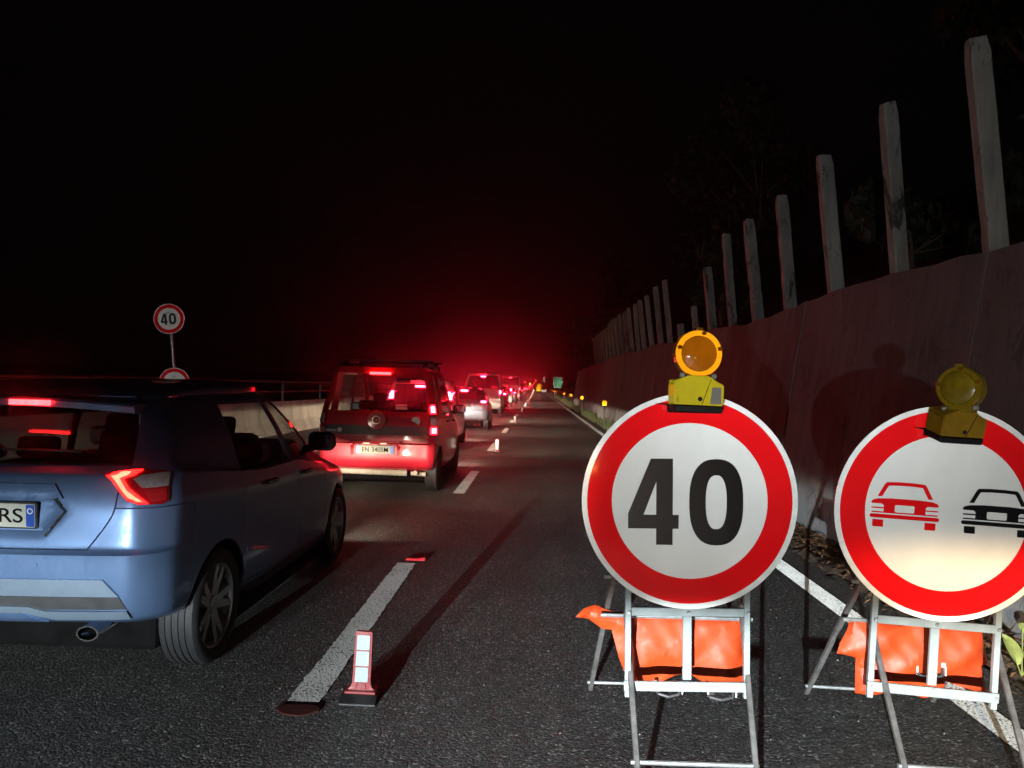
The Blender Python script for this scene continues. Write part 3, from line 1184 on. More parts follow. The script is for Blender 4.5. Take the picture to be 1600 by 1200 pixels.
# battery warning lamps clipped on the signs
def warning_lamp(X, Y, Z, label, lens_yaw, lens_tilt, mbox, seed, lit_ring, tag_on):
    t = empty('warning_lamp', label, 'warning lamp', (X, Y, Z), (0, 0, 0), 'battery warning lamps clipped on the signs')
    # battery box: hipped front, black base tray
    bm = bmesh.new()
    prism(bm, [(-.098, .016), (.098, .016), (.098, .098), (.068, .112), (.04, .132), (-.04, .132), (-.068, .120), (-.092, .112), (-.098, .10)], -.075, .045)
    bmesh.ops.bevel(bm, geom=bm.edges[:], offset=.004, segments=2, affect='EDGES')
    obj('battery_box', bm, mbox, t)
    bm = bmesh.new()
    prism(bm, [(-.098, .014), (.098, .014), (.094, -.014), (-.094, -.014)], -.078, .047)
    bmesh.ops.bevel(bm, geom=bm.edges[:], offset=.004, segments=1, affect='EDGES')
    obj('base_tray', bm, MT['black'], t)
    bm = bmesh.new()
    tube(bm, (.004, -.074, .04), (.004, -.079, .04), .009, n=14)
    obj('lock', bm, MT['black'], t)
    bm = bmesh.new()
    bar(bm, (.045, -.0765, .118), (.012, -.0765, .018), .003, .002)
    obj('cord', bm, MT['black'], t)
    if tag_on:
        bm = bmesh.new()
        prism(bm, [(.045, .022), (.088, .022), (.086, .088), (.05, .088)], -.0775, -.0755)
        obj('paper_tag', bm, MT['paper'], t)
    head = empty('lamp_head')
    head.parent = t
    head.location = (-.012 if not lit_ring else 0, -.02, .222)
    head.rotation_euler = (lens_tilt, 0, lens_yaw)
    bm = bmesh.new()
    box(bm, (0, 0, -.094), (.10, .06, .03), .006)
    box(bm, (0, 0, .098), (.03, .05, .016), .004)
    tube(bm, (0, -.025, .0), (0, .025, .0), .0935, n=48)
    obj('housing', bm, MT['amberdark'] if lit_ring else MT['amberdull'], head, True)
    for q in (-1, 1):
        # lens bowl each side, stepped reflex ring and flutes
        bm = bmesh.new()
        lathe(bm, [(q * .026, .070), (q * .033, .069), (q * .042, .05), (q * .047, .025), (q * .048, .0005)], 48, 'Y')
        obj('lens', bm, MT['amber'] if lit_ring else MT['amberdull'], head, True)
        bm = bmesh.new()
        lathe(bm, [(q * .024, .0715), (q * .034, .073), (q * .034, .090), (q * .022, .094)], 48, 'Y')
        obj('reflex_ring', bm, MT['amberring'] if lit_ring else MT['amberdull'], head)
    bm = bmesh.new()
    for k in range(9):
        x = -.032 + .008 * k - .014
        zz = math.sqrt(max(0, .06 ** 2 - x * x))
        bar(bm, (x, -.0465 + abs(x) * .18, -.030), (x, -.0465 + abs(x) * .18, -.008 + .004 * (k % 2)), .0025, .002)
    obj('lens_flute', bm, MT['amber'] if lit_ring else MT['amberdull'], head)
    for a in (80, 165, 15):
        bm = bmesh.new()
        x, z = .083 * math.cos(math.radians(a)), .083 * math.sin(math.radians(a))
        tube(bm, (x, -.022, z), (x, -.042, z), .0085, n=10)
        obj('screw_boss', bm, MT['amberdark'], head)
    for q in (-1, 1):
        bm = bmesh.new()
        tube(bm, (q * .055, -.02, -.088), (q * .072, -.02, -.088), .010, n=10)
        obj('clamp_screw', bm, MT['white'], head)
    return t


w1 = warning_lamp(.635, 3.13, 1.478, 'yellow battery lamp with an amber lens facing the road on top of the 40 sign', .02, 0, MT['yellow'], 1, True, True)
w1.rotation_euler = (-.03, math.radians(1.2), .03)
w2 = warning_lamp(1.69, 3.19, 1.395, 'ochre battery lamp with its lens turned aside on top of the no-overtaking sign', -.72, -.12, MT['orangey'], 2, False, False)
w2.scale = (.92, .92, .92)
w2.rotation_euler = (.22, math.radians(2.2), .10)
[o for o in w2.children if o.name.startswith('lamp_head')][0].rotation_euler = (-.12, math.radians(-16), -.98)

# ------------------------------------------------------------------ lane delineators on the dashed line
DX, DY0 = -.83, 3.76


def delineator():
    t = empty('lane_delineator', None, 'delineator', (DX, DY0, 0), group='flexible red and white delineators along the closed lane')
    bm = bmesh.new()
    # rubber foot, wedge front and back
    prof = [(-.105, .0), (-.105, .008), (-.05, .032), (.05, .032), (.105, .008), (.105, 0)]
    A = [bm.verts.new((-.085, y, z)) for y, z in prof]
    B = [bm.verts.new((.085, y, z)) for y, z in prof]
    n = len(prof)
    for i in range(n):
        bm.faces.new((A[i], A[(i + 1) % n], B[(i + 1) % n], B[i]))
    bm.faces.new(A[::-1])
    bm.faces.new(B)
    obj('base', bm, MT['black'], t)
    bm = bmesh.new()
    box(bm, (0, .01, .036), (.15, .10, .012), .004)
    obj('base_collar', bm, MT['delin'], t)
    # blade: flared skirt then a slightly arched panel
    bm = bmesh.new()
    rows = [(.04, .066), (.055, .052), (.075, .045), (.16, .0435), (.24, .0425), (.318, .041), (.326, .037)]
    L = []
    for z, w in rows:
        for_y = (-.010, .010)
        L.append([bm.verts.new((x, y - .004 * (1 - (x / w) ** 2) * (1 if y < 0 else -1), z)) for y, xs in ((-.010, (-w, -w / 2, 0, w / 2, w)), (.010, (w, w / 2, 0, -w / 2, -w))) for x in xs])
    for A, B in zip(L, L[1:]):
        n = len(A)
        for i in range(n):
            bm.faces.new((A[i], A[(i + 1) % n], B[(i + 1) % n], B[i]))
    bm.faces.new(L[-1])
    obj('blade', bm, MT['delin'], t)
    for side in (-1, 1):
        for k in range(3):
            bm = bmesh.new()
            z0 = .082 + .078 * k
            prism(bm, [(-.032, z0), (.032, z0), (.031, z0 + .071), (-.031, z0 + .071)], side * .0165, side * .010)
            obj('reflective_panel', bm, MT['retrowhite'], t)
    bm = bmesh.new()
    for k in (-1, 0, 1):
        bar(bm, (.018 * k, -.0165, .078), (.026 * k, -.0185, .045), .003, .003)
    obj('rib', bm, MT['delin'], t)
    return t


def copy_tree(o, parent=None):
    c = o.copy()
    C.objects.link(c)
    if parent:
        c.parent = parent
    for ch in list(o.children):
        copy_tree(ch, c)
    return c


d0 = delineator()
d0['label'] = 'nearest red and white lane delineator standing beside the near end of the dash'
d0.rotation_euler = (-.02, .03, .05)
for k in range(1, 15):
    c = copy_tree(d0)
    yy = DY0 + 14.0 * k
    c.location = (DX - .10 + random.uniform(-.04, .04), yy, rise(yy))
    c.rotation_euler = (random.uniform(-.03, .03), random.uniform(-.04, .04), random.uniform(-.1, .1))
    c['label'] = '%s lane delineator counting away from the camera along the dashed line' % ORD[k]

# remains of removed delineators glued to the road
bm = bmesh.new()
vs = []
for i in range(28):
    a = 2 * PI * i / 28
    r = 1 + .08 * math.sin(a * 3) + random.uniform(-.06, .06)
    vs.append(bm.verts.new((.10 * r * math.cos(a), .062 * r * math.sin(a), .007)))
lo = [bm.verts.new((v_.co.x * 1.08, v_.co.y * 1.08, .003)) for v_ in vs]
bm.faces.new(vs)
for i in range(28):
    bm.faces.new((vs[i], lo[i], lo[(i + 1) % 28], vs[(i + 1) % 28]))
tag(obj('glue_patch', bm, MT['glue'], loc=(-1.09, 3.585, 0)), 'reddish brown glue patch at the near end of the first dash', 'glue patch')
bm = bmesh.new()
box(bm, (0, 0, .010), (.17, .05, .014), .004)
box(bm, (.06, .01, .013), (.05, .03, .02), .003)
box(bm, (-.05, -.01, .013), (.04, .025, .016), .003)
tag(obj('broken_stub', bm, MT['gluered'], loc=(-1.03, 6.72, 0)), 'flat red stub of a broken delineator at the far end of the first dash', 'stub')

# amber marker posts along the verge
bm = bmesh.new()
prism(bm, [(-.03, -.1), (.03, -.1), (.03, .95), (-.03, .95)], -.012, .012)
mp = empty('marker_post', None, 'marker post', (2.62, 30.0, 0), group='marker posts with amber reflectors along the verge')
obj('post', bm, MT['trim'], mp)
bm = bmesh.new()
box(bm, (0, -.02, 1.0), (.17, .015, .19), .006)
obj('amber_reflector', bm, MT['amberref'], mp)
mp['label'] = 'nearest amber reflector post on the verge, left of the 40 sign'
for k in range(1, 9):
    c = copy_tree(mp)
    yy = 30 + 15 * k
    c.location = (2.62, yy, rise(yy))
    c['label'] = '%s amber reflector post along the verge, counting from the 40 sign' % ORD[k]

# permanent signs on the left, behind the barrier
ps = empty('speed_limit_sign', 'small 40 speed limit sign on a leaning pole by the left barrier, second plate below', 'road sign', (-6.98, 14.9, 0), (0, -math.radians(6.2), .12))
bm = bmesh.new()
tube(bm, (0, .03, -.1), (0, .03, 2.72), .03, n=14)
obj('pole', bm, MT['galv'], ps, True)
for z in (2.72, 1.46):
    fr = empty('sign_plate')
    fr.parent = ps
    fr.location = (0, -.012, z)
    fr.rotation_euler = (0, 0, 0)
    sign_face(.297, fr)
    if z > 2:
        numerals(.297 * .93, fr, MT['signblack'], -.0035, -.0012)
    for bz in (.12, -.12):
        bm = bmesh.new()
        box(bm, (0, .03, bz), (.09, .07, .03), .004)
        obj('bracket', bm, MT['galv'], fr)

# green exit sign and small white sign far ahead
gs = empty('green_sign', 'green road sign with a white border far ahead on the right verge', 'road sign', (4.15, 158, rise(158)), (0, 0, .05))
bm = bmesh.new()
for x in (-.6, .6):
    tube(bm, (x, .05, -.5), (x, .05, 3.4), .05, n=10)
obj('pole', bm, MT['galv'], gs, True)


def rrect(w, h, r, n=5):
    out = []
    for cx, cz, a0 in ((w - r, h - r, 0), (-w + r, h - r, 90), (-w + r, -h + r, 180), (w - r, -h + r, 270)):
        for i in range(n + 1):
            a = math.radians(a0 + 90 * i / n)
            out.append((cx + r * math.cos(a), cz + r * math.sin(a)))
    return out


bm = bmesh.new()
prism(bm, [(x, z + 2.55) for x, z in rrect(.92, 1.12, .12)], -.02, .02)
obj('border', bm, MT['farwhite'], gs)
bm = bmesh.new()
prism(bm, [(x, z + 2.55) for x, z in rrect(.80, 1.0, .1)], -.03, -.018)
obj('panel', bm, MT['green'], gs)
bm = bmesh.new()
prism(bm, [(-.08, 1.85), (.08, 1.85), (.08, 2.5), (.34, 2.85), (.45, 2.78), (.45, 3.2), (.08, 3.1), (.2, 2.98), (-.08, 2.62)], -.04, -.03)
obj('arrow', bm, MT['farwhite'], gs)

fs = empty('white_sign', 'small white sign on a pole far ahead above the end of the lane', 'road sign', (1.55, 186, rise(186)))
bm = bmesh.new()
tube(bm, (0, .05, -.3), (0, .05, 3.2), .04, n=8)
obj('pole', bm, MT['galv'], fs, True)
bm = bmesh.new()
prism(bm, [(x, z + 3.05) for x, z in rrect(.30, .55, .06)], -.02, .02)
obj('panel', bm, MT['farwhite'], fs)

yb = empty('lane_closure_panel', 'yellow lane closure panel with a lamp on top, far ahead', 'road sign', (.35, 184, rise(184)))
bm = bmesh.new()
prism(bm, rrect(.55, .85, .05), -.02, .02)
for v_ in bm.verts:
    v_.co.z += 1.1
obj('panel', bm, MT['faryellow'], yb)
bm = bmesh.new()
tube(bm, (0, 0, 1.95), (0, 0, 2.2), .12, n=12)
obj('lamp', bm, MT['amberref'], yb)
bm = bmesh.new()
for q in (-.4, .4):
    bar(bm, (q, .5, -.1), (q, 0, 1.6), .05)
    bar(bm, (q, -.3, -.05), (q, 0.02, 1.6), .05)
obj('leg', bm, MT['rust'], yb)
for k, x in enumerate((-.9, 1.25, 1.85)):
    t = empty('barrier_board', ['white board low on the road left of the yellow panel', 'white board low on the road right of the yellow panel', 'white board at the road edge beside the yellow panel'][k], 'barrier board', (x, 182, rise(182)))
    bm = bmesh.new()
    prism(bm, rrect(.2, .3, .03), -.02, .02)
    for v_ in bm.verts:
        v_.co.z += .42
    obj('board', bm, MT['farwhite'], t)
    bm = bmesh.new()
    box(bm, (0, 0, .06), (.4, .4, .12), .02)
    obj('foot', bm, MT['black'], t)
# amber flash lamp on a post by the queue
fl = empty('flash_lamp', 'bright amber flash lamp on a post at the dashed line far ahead', 'warning lamp', (-1.75, 172, rise(172)))
bm = bmesh.new()
tube(bm, (0, 0, 0), (0, 0, 1.9), .03, n=8)
box(bm, (0, 0, 1.75), (.2, .14, .2), .02)
obj('post', bm, MT['yellow'], fl)
bm = bmesh.new()
tube(bm, (0, -.08, 2.0), (0, .08, 2.0), .13, n=20)
obj('lens', bm, MT['indic'], fl)

# ------------------------------------------------------------------ cars: one loft through rings from sill to roof


def pchip(P, n, closed):
    """monotone cubic through the control points along axis 0, n samples per span"""
    P = np.asarray(P, float)
    if closed:
        d = np.roll(P, -1, 0) - P
        dm = np.roll(d, 1, 0)
    else:
        d = np.diff(P, axis=0)
        d = np.concatenate([d, d[-1:]])
        dm = np.concatenate([d[:1], d[:-1]])
    same = d * dm > 0
    m = np.where(same, 2 * d * dm / np.where(same, d + dm, 1), 0)
    if not closed:
        m[0], m[-1] = d[0], d[-2] if len(P) > 2 else d[0]
    out = []
    N = len(P)
    for i in range(N if closed else N - 1):
        j = (i + 1) % N
        for k in range(n):
            t = k / n
            out.append((2 * t**3 - 3 * t**2 + 1) * P[i] + (t**3 - 2 * t**2 + t) * m[i] + (-2 * t**3 + 3 * t**2) * P[j] + (t**3 - t**2) * m[j])
    if not closed:
        out.append(P[-1])
    return np.array(out)


class Shell:
    K, KC, KF = 21, 5, 15

    def __init__(s, sp, nu, nv):
        s.sp, s.nu, s.nv = sp, nu, nv
        R = len(sp['rows'])
        net = np.zeros((R, 2 * s.K - 2, 3))
        for r, row in enumerate(sp['rows']):
            zr, zs, zf, YR, YF, Wd = row[:6]
            f1, f2 = row[6], row[7]
            rcR, rcF = sp.get('rc', (.14, .2))
            if r >= 7:
                rcR, rcF = sp.get('rcg', (.10, .08))
            bow = sp.get('bow', .06)
            wr, wf = Wd * (1 - sp.get('tr', .04)), Wd * (1 - sp.get('tf', .08))
            t = row[8]
            Sl = [a + (b - a) * min(1, t) + (c - b) * max(0, t - 1) for a, b, c in zip(*sp['S'])]
            half = []
            xs = [0, f1 * wr, f2 * wr, wr - rcR]
            for x in xs:
                half.append((x, YR + bow * (x / wr) ** 2, zr))
            yb = YR + bow
            half.append((wr - .29 * rcR, yb + .33 * rcR, zr))
            yc0, yc1 = yb + rcR, YF - bow * 1.6 - rcF
            half.append((wr, yc0, zr))
            for k, y_ in enumerate(Sl):
                q = (y_ - yc0) / (yc1 - yc0)
                z = zr + (zs - zr) * min(1, q / .35) if q < .35 else zs if q < .6 else zs + (zf - zs) * min(1, (q - .6) / .4)
                w = Wd * (1 - sp.get('tr', .04) * max(0, (.3 - q) / .3) ** 2 - sp.get('tf', .08) * max(0, (q - .7) / .3) ** 2)
                half.append((w, y_, z))
            half.append((wf, yc1, zf))
            yf = YF - bow * 1.6
            half.append((wf - .29 * rcF, yf - .33 * rcF, zf))
            half.append((wf - rcF, yf, zf))
            half.append((.66 * wf, YF - bow * 1.6 * .43, zf))
            half.append((.33 * wf, YF - bow * 1.6 * .11, zf))
            half.append((0, YF, zf))
            for k, p in enumerate(half):
                net[r, k] = p
                if 0 < k < s.K - 1:
                    net[r, 2 * s.K - 2 - k] = (-p[0], p[1], p[2])
        dense = np.array([pchip(net[r], nu, True) for r in range(R)])
        cre = [0] + sorted(sp['crease']) + [R - 1]
        segs = []
        for a, b in zip(cre, cre[1:]):
            q = pchip(dense[a:b + 1], nv, False)
            segs.append(q if b == R - 1 else q[:-1])
        G = np.concatenate(segs)
        s.NR, s.NC = G.shape[:2]
        if 'shape' in sp:
            sp['shape'](G)
        s.V = [tuple(p) for p in G.reshape(-1, 3)]
        s.faces = []          # (verts, row cell, half column cell, side)
        for i in range(s.NR - 1):
            for j in range(s.NC):
                j2 = (j + 1) % s.NC
                cj = j // nu
                side = 1 if cj < s.K - 1 else -1
                hc = cj if side > 0 else 2 * s.K - 3 - cj
                s.faces.append(((i * s.NC + j, i * s.NC + j2, (i + 1) * s.NC + j2, (i + 1) * s.NC + j), i // nv, hc, side))
        # roof: Coons patch over the top ring
        top = (s.NR - 1) * s.NC
        kc, kf = s.KC * nu, s.KF * nu
        ring = lambda j: top + (j % s.NC)
        nR, nS = 2 * kc, kf - kc
        rear = [ring(-kc + i) for i in range(nR + 1)]
        cen = (s.K - 1) * nu
        front = [ring(cen + kc - i) for i in range(nR + 1)]
        right = [ring(kc + i) for i in range(nS + 1)]
        left = [ring(-kc - i) for i in range(nS + 1)]
        P = lambda i: np.array(s.V[i])
        idx = {}
        for a in range(nR + 1):
            for b in range(nS + 1):
                if b == 0:
                    idx[a, b] = rear[a]
                elif b == nS:
                    idx[a, b] = front[a]
                elif a == 0:
                    idx[a, b] = left[b]
                elif a == nR:
                    idx[a, b] = right[b]
                else:
                    u, v = a / nR, b / nS
                    p = (1 - v) * P(rear[a]) + v * P(front[a]) + (1 - u) * P(left[b]) + u * P(right[b]) \
                        - ((1 - u) * (1 - v) * P(rear[0]) + u * (1 - v) * P(rear[nR]) + (1 - u) * v * P(front[0]) + u * v * P(front[nR]))
                    p[2] += sp.get('crown', .045) * (4 * u * (1 - u)) ** .7 * (1 - (2 * v - 1) ** 4) + sp.get('arch', .02) * (1 - (2 * v - 1) ** 2)
                    idx[a, b] = len(s.V)
                    s.V.append(tuple(p))
        for a in range(nR):
            for b in range(nS):
                s.faces.append(((idx[a, b], idx[a + 1, b], idx[a + 1, b + 1], idx[a, b + 1]), 99, s.KC, 1 if a >= kc else -1))
        # wheel arches
        V = np.array(s.V)
        keep = []
        inside = np.zeros(len(V), bool)
        s.arch = []
        for (wy, wz, ra) in sp['arches']:
            d = np.hypot(V[:, 1] - wy, V[:, 2] - wz)
            ins = (d < ra) & (np.abs(V[:, 0]) > .5)
            inside |= ins
        for f in s.faces:
            if not all(inside[i] for i in f[0]):
                keep.append(f)
        used = {i for f in keep for i in f[0]}
        for i in used:
            if inside[i]:
                for (wy, wz, ra) in sp['arches']:
                    dy, dz = V[i, 1] - wy, V[i, 2] - wz
                    d = math.hypot(dy, dz)
                    if d < ra:
                        V[i, 1], V[i, 2] = wy + dy / max(d, 1e-4) * ra, wz + dz / max(d, 1e-4) * ra
        s.faces = keep
        s.V = [Vector(p) for p in V]
        s.bvh = BVHTree.FromPolygons(s.V, [f[0] for f in s.faces])

    def part(s, name, m, parent, test, groove=.003, depth=.012, thick=0):
        fs = [f for f in s.faces if test(f[1], f[2], f[3])]
        if not fs:
            return None
        ids = sorted({i for f in fs for i in f[0]})
        mp_ = {i: n for n, i in enumerate(ids)}
        bm = bmesh.new()
        vs = [bm.verts.new(s.V[i]) for i in ids]
        for f in fs:
            q = []
            for i in f[0]:
                if vs[mp_[i]] not in q:
                    q.append(vs[mp_[i]])
            try:
                bm.faces.new(q)
            except ValueError:
                pass
        bmesh.ops.remove_doubles(bm, verts=bm.verts[:], dist=1e-5)
        if groove:
            bm.normal_update()
            bo = [v for v in bm.verts if v.is_boundary]
            nr = {v: v.normal.copy() for v in bo}
            bmesh.ops.inset_region(bm, faces=bm.faces[:], thickness=groove, depth=0, use_boundary=True, use_even_offset=True)
            for v, n in nr.items():
                if v.is_valid:
                    v.co -= n * depth
        me = bpy.data.meshes.new(name)
        for f in bm.faces:
            f.smooth = True
        bm.to_mesh(me)
        bm.free()
        me.set_sharp_from_angle(angle=math.radians(35))
        return link(name, me, m, parent)

    def hit(s, o, d):
        p, n, i, t = s.bvh.ray_cast(Vector(o), Vector(d))
        if p is None:
            # graze: nearest point to the ray
            best = s.bvh.find_nearest(Vector(o) + Vector(d).normalized() * 4)
            p, n = best[0], best[1]
        if n.dot(Vector(d)) > 0:
            n = -n
        return p, n

    def panel(s, name, poly, m, parent, ray, thick=.008, step=.03, dome=0, sink=.003, soft=True):
        """a trim piece lying on the body: outline in 2D, each point carried onto the shell by ray(u, v)"""
        bm = bmesh.new()
        P = [Vector((a, b, 0)) for a, b in poly]
        vs = [bm.verts.new(p) for p in P]
        f = bm.faces.new(vs)
        bm.normal_update()
        if f.normal.z < 0:
            bmesh.ops.reverse_faces(bm, faces=[f])
        bmesh.ops.triangulate(bm, faces=bm.faces[:])
        for _ in range(5):
            es = [e for e in bm.edges if e.calc_length() > step]
            if not es:
                break
            bmesh.ops.subdivide_edges(bm, edges=es, cuts=1)
            bmesh.ops.triangulate(bm, faces=[f for f in bm.faces if len(f.verts) > 3])
        hits = {}
        for v in bm.verts:
            hits[v] = s.hit(*ray(v.co.x, v.co.y))
        r = bmesh.ops.extrude_face_region(bm, geom=bm.faces[:])
        # the kept copy becomes the outer skin
        new = [g for g in r['geom'] if isinstance(g, bmesh.types.BMVert)]
        old = {}
        from mathutils.kdtree import KDTree
        kd = KDTree(len(hits))
        hl = list(hits.items())
        for i, (v, h) in enumerate(hl):
            kd.insert(v.co, i)
        kd.balance()
        pos = {}
        for v in new:
            _, i, _ = kd.find(v.co)
            p, n = hl[i][1]
            pos[v] = p + n * thick
        for v, (p, n) in hl:
            pos[v] = p - n * sink
        for v, p in pos.items():
            v.co = p
        return obj(name, bm, m, parent, soft)


def ortho(dirv):
    """rays along dirv; 2D coordinates are (x or y, z) in the car's own frame"""
    d = Vector(dirv)
    if abs(d.y) > .9:
        return lambda a, b: ((a, -3 if d.y > 0 else 9, b), d)
    if abs(d.x) > .9:
        return lambda a, b: ((3 if d.x < 0 else -3, a, b), d)


def pixel_ray(car_loc):
    """sight line from the photographer through a point measured in the photograph, in the car's frame"""
    def f(px, py):
        d = (rt * ((px - 800) / F) + up * ((600 - py) / F) + fw)
        return (CAM - Vector(car_loc), d)
    return f


def mirror_obj(o, parent=None):
    """a mirrored copy on the car's other side"""
    me = o.data.copy()
    for v in me.vertices:
        v.co.x = -v.co.x
    me.flip_normals()
    c = bpy.data.objects.new(o.name.split('.')[0], me)
    C.objects.link(c)
    c.parent = parent or o.parent
    return c


def tyre_mesh(r, w, rim_r, n=56, grooves=True):
    bm = bmesh.new()
    h = w / 2
    pr = [(-h * .75, rim_r), (-h * .98, rim_r + .03), (-h, r - .05), (-h * .93, r - .018), (-h * .82, r - .004)]
    if grooves:
        for g in (-.5, -.17, .17, .5):
            pr += [(h * (g - .055), r), (h * (g - .045), r - .008), (h * (g + .045), r - .008), (h * (g + .055), r)]
    pr += [(h * .82, r - .004), (h * .93, r - .018), (h, r - .05), (h * .98, rim_r + .03), (h * .75, rim_r)]
    lathe(bm, pr, n, 'X')
    return bm


def wheel(parent, x, y, z, side, r, w, rim_r, style, lvl):
    wh = empty('wheel')
    wh.parent = parent
    wh.location = (x, y, z)
    if side < 0:
        wh.rotation_euler = (0, 0, PI)
    bm = tyre_mesh(r, w, rim_r, 56 if lvl else 22, lvl > 0)
    obj('tyre', bm, MT['rubber'], wh, True)
    h = w / 2
    bm = bmesh.new()
    lathe(bm, [(-h * .7, rim_r * .9), (h * .5, rim_r * .92), (h * .78, rim_r * .97), (h * .84, rim_r + .004), (h * .7, rim_r + .012)], 40 if lvl else 18, 'X')
    if lvl:
        ns = 10 if style == 'alloy' else 8
        for k in range(ns):
            if style == 'alloy':
                a = 2 * PI * (k // 2) / (ns / 2) + (.20 if k % 2 else -.20)
            else:
                a = 2 * PI * k / ns
            u = Vector((0, math.cos(a), math.sin(a)))
            t = Vector((0, -math.sin(a), math.cos(a)))
            w0, w1 = (.026, .017) if style == 'alloy' else (.045, .04)
            pts = []
            for rr, ww, xx in ((rim_r * .20, w0, h * .62), (rim_r * .6, (w0 + w1) / 2, h * .66), (rim_r * .97, w1, h * .74)):
                pts.append([bm.verts.new(Vector((xx, 0, 0)) + u * rr + t * ww), bm.verts.new(Vector((xx, 0, 0)) + u * rr - t * ww),
                            bm.verts.new(Vector((xx - .035, 0, 0)) + u * rr - t * ww * 1.2), bm.verts.new(Vector((xx - .035, 0, 0)) + u * rr + t * ww * 1.2)])
            for A, B in zip(pts, pts[1:]):
                for i in range(4):
                    bm.faces.new((A[i], A[(i + 1) % 4], B[(i + 1) % 4], B[i]))
        tube(bm, (h * .5, 0, 0), (h * .68, 0, 0), rim_r * .27, rim_r * .22, 20)
        for k in range(4):
            a = 2 * PI * k / 4 + .4
            tube(bm, (h * .66, math.cos(a) * .04, math.sin(a) * .04), (h * .71, math.cos(a) * .04, math.sin(a) * .04), .009, n=6)
    else:
        tube(bm, (h * .45, 0, 0), (h * .6, 0, 0), rim_r * .9, rim_r * .3, 14)
    obj('rim', bm, MT['rim'] if style == 'alloy' else MT['steelrim'], wh, True)
    if lvl:
        bm = bmesh.new()
        tube(bm, (-h * .2, 0, 0), (-h * .05, 0, 0), rim_r * .72, n=28)
        obj('brake_disc', bm, MT['rust'], wh, True)
    return wh


def arch_liner(car, sh, sides=(-1, 1)):
    for (wy, wz, ra) in sh.sp['arches']:
        for sd in sides:
            bm = bmesh.new()
            prev = None
            n = 30
            for i in range(n + 1):
                a = math.radians(-4 + 168 * i / n)
                y, z = wy + ra * math.cos(a), wz + ra * math.sin(a)
                p, nn = sh.hit((sd * 3, wy + (ra + .015) * math.cos(a), max(.23, wz + (ra + .015) * math.sin(a))), (-sd, 0, 0))
                x = p.x if abs(p.x) > .5 else sd * sh.sp['rows'][1][5]
                row = [bm.verts.new((x - sd * .012, y, z)), bm.verts.new((x - sd * .03, wy + (ra - .012) * math.cos(a), wz + (ra - .012) * math.sin(a))), bm.verts.new((sd * .5, y, z))]
                if prev:
                    for q in (0, 1):
                        bm.faces.new((prev[q], prev[q + 1], row[q + 1], row[q]))
                prev = row
            obj('wheel_arch_liner', bm, MT['dark'], car, True)
            bm = bmesh.new()
            box(bm, (sd * .49, wy, wz + .2), (.01, ra * 1.9, ra * .9), 0)
            obj('wheel_well', bm, MT['dark'], car)


def seats(car, y_f, y_r, zc, w, lvl=1):
    for sd in (-1, 1):
        bm = bmesh.new()
        rot = Matrix.Rotation(-.22, 3, 'X')
        box(bm, (sd * w * .48, y_f, zc + .25), (.46, .13, .60), .05, rot)
        box(bm, (sd * w * .48, y_f + .22, zc - .02), (.48, .5, .14), .05)
        obj('front_seat', bm, MT['cloth'], car, True)
        bm = bmesh.new()
        box(bm, (sd * w * .48, y_f - .10, zc + .60), (.23, .08, .14), .035, rot)
        for q in (-.06, .06):
            tube(bm, (sd * w * .48 + q, y_f - .08, zc + .45), (sd * w * .48 + q, y_f - .09, zc + .55), .007, n=6)
        obj('headrest', bm, MT['cloth'], car, True)
        if y_r is not None:
            bm = bmesh.new()
            box(bm, (sd * w * .5, y_r - .08, zc + .5), (.24, .08, .13), .03, rot)
            obj('headrest', bm, MT['cloth'], car, True)
    if y_r is not None:
        bm = bmesh.new()
        box(bm, (0, y_r, zc + .16), (w * 1.75, .14, .52), .05, Matrix.Rotation(-.25, 3, 'X'))
        box(bm, (0, y_r + .25, zc - .06), (w * 1.75, .45, .14), .05)
        obj('rear_seat', bm, MT['cloth'], car, True)


def plate(car, x, y, z, text, lean=0, w=.52, h=.11, bands=True, text_w=None, tx=0):
    p = empty('number_plate')
    p.parent = car
    p.location = (x, y, z)
    p.rotation_euler = (lean, 0, 0)
    bm = bmesh.new()
    prism(bm, rrect(w / 2 + .008, h / 2 + .008, .01, 3), .002, .012)
    obj('plate_frame', bm, MT['black'], p)
    bm = bmesh.new()
    prism(bm, rrect(w / 2, h / 2, .008, 3), -.001, .004)
    obj('plate_board', bm, MT['plate'], p)
    if bands:
        for q in (-1, 1):
            bm = bmesh.new()
            prism(bm, [(q * (w / 2 - .022) + a, b) for a, b in rrect(.020, h / 2 - .003, .006, 3)], -.0022, -.0005)
            obj('blue_band', bm, MT['plateblue'], p)
    if text:
        bm = text_mesh(text, .066 * h / .11, text_w or w * .70, .0012, .006)
        for v in bm.verts:
            v.co.x += tx
            v.co.y -= .0018
        obj('lettering', bm, MT['ink'], p)
    return p


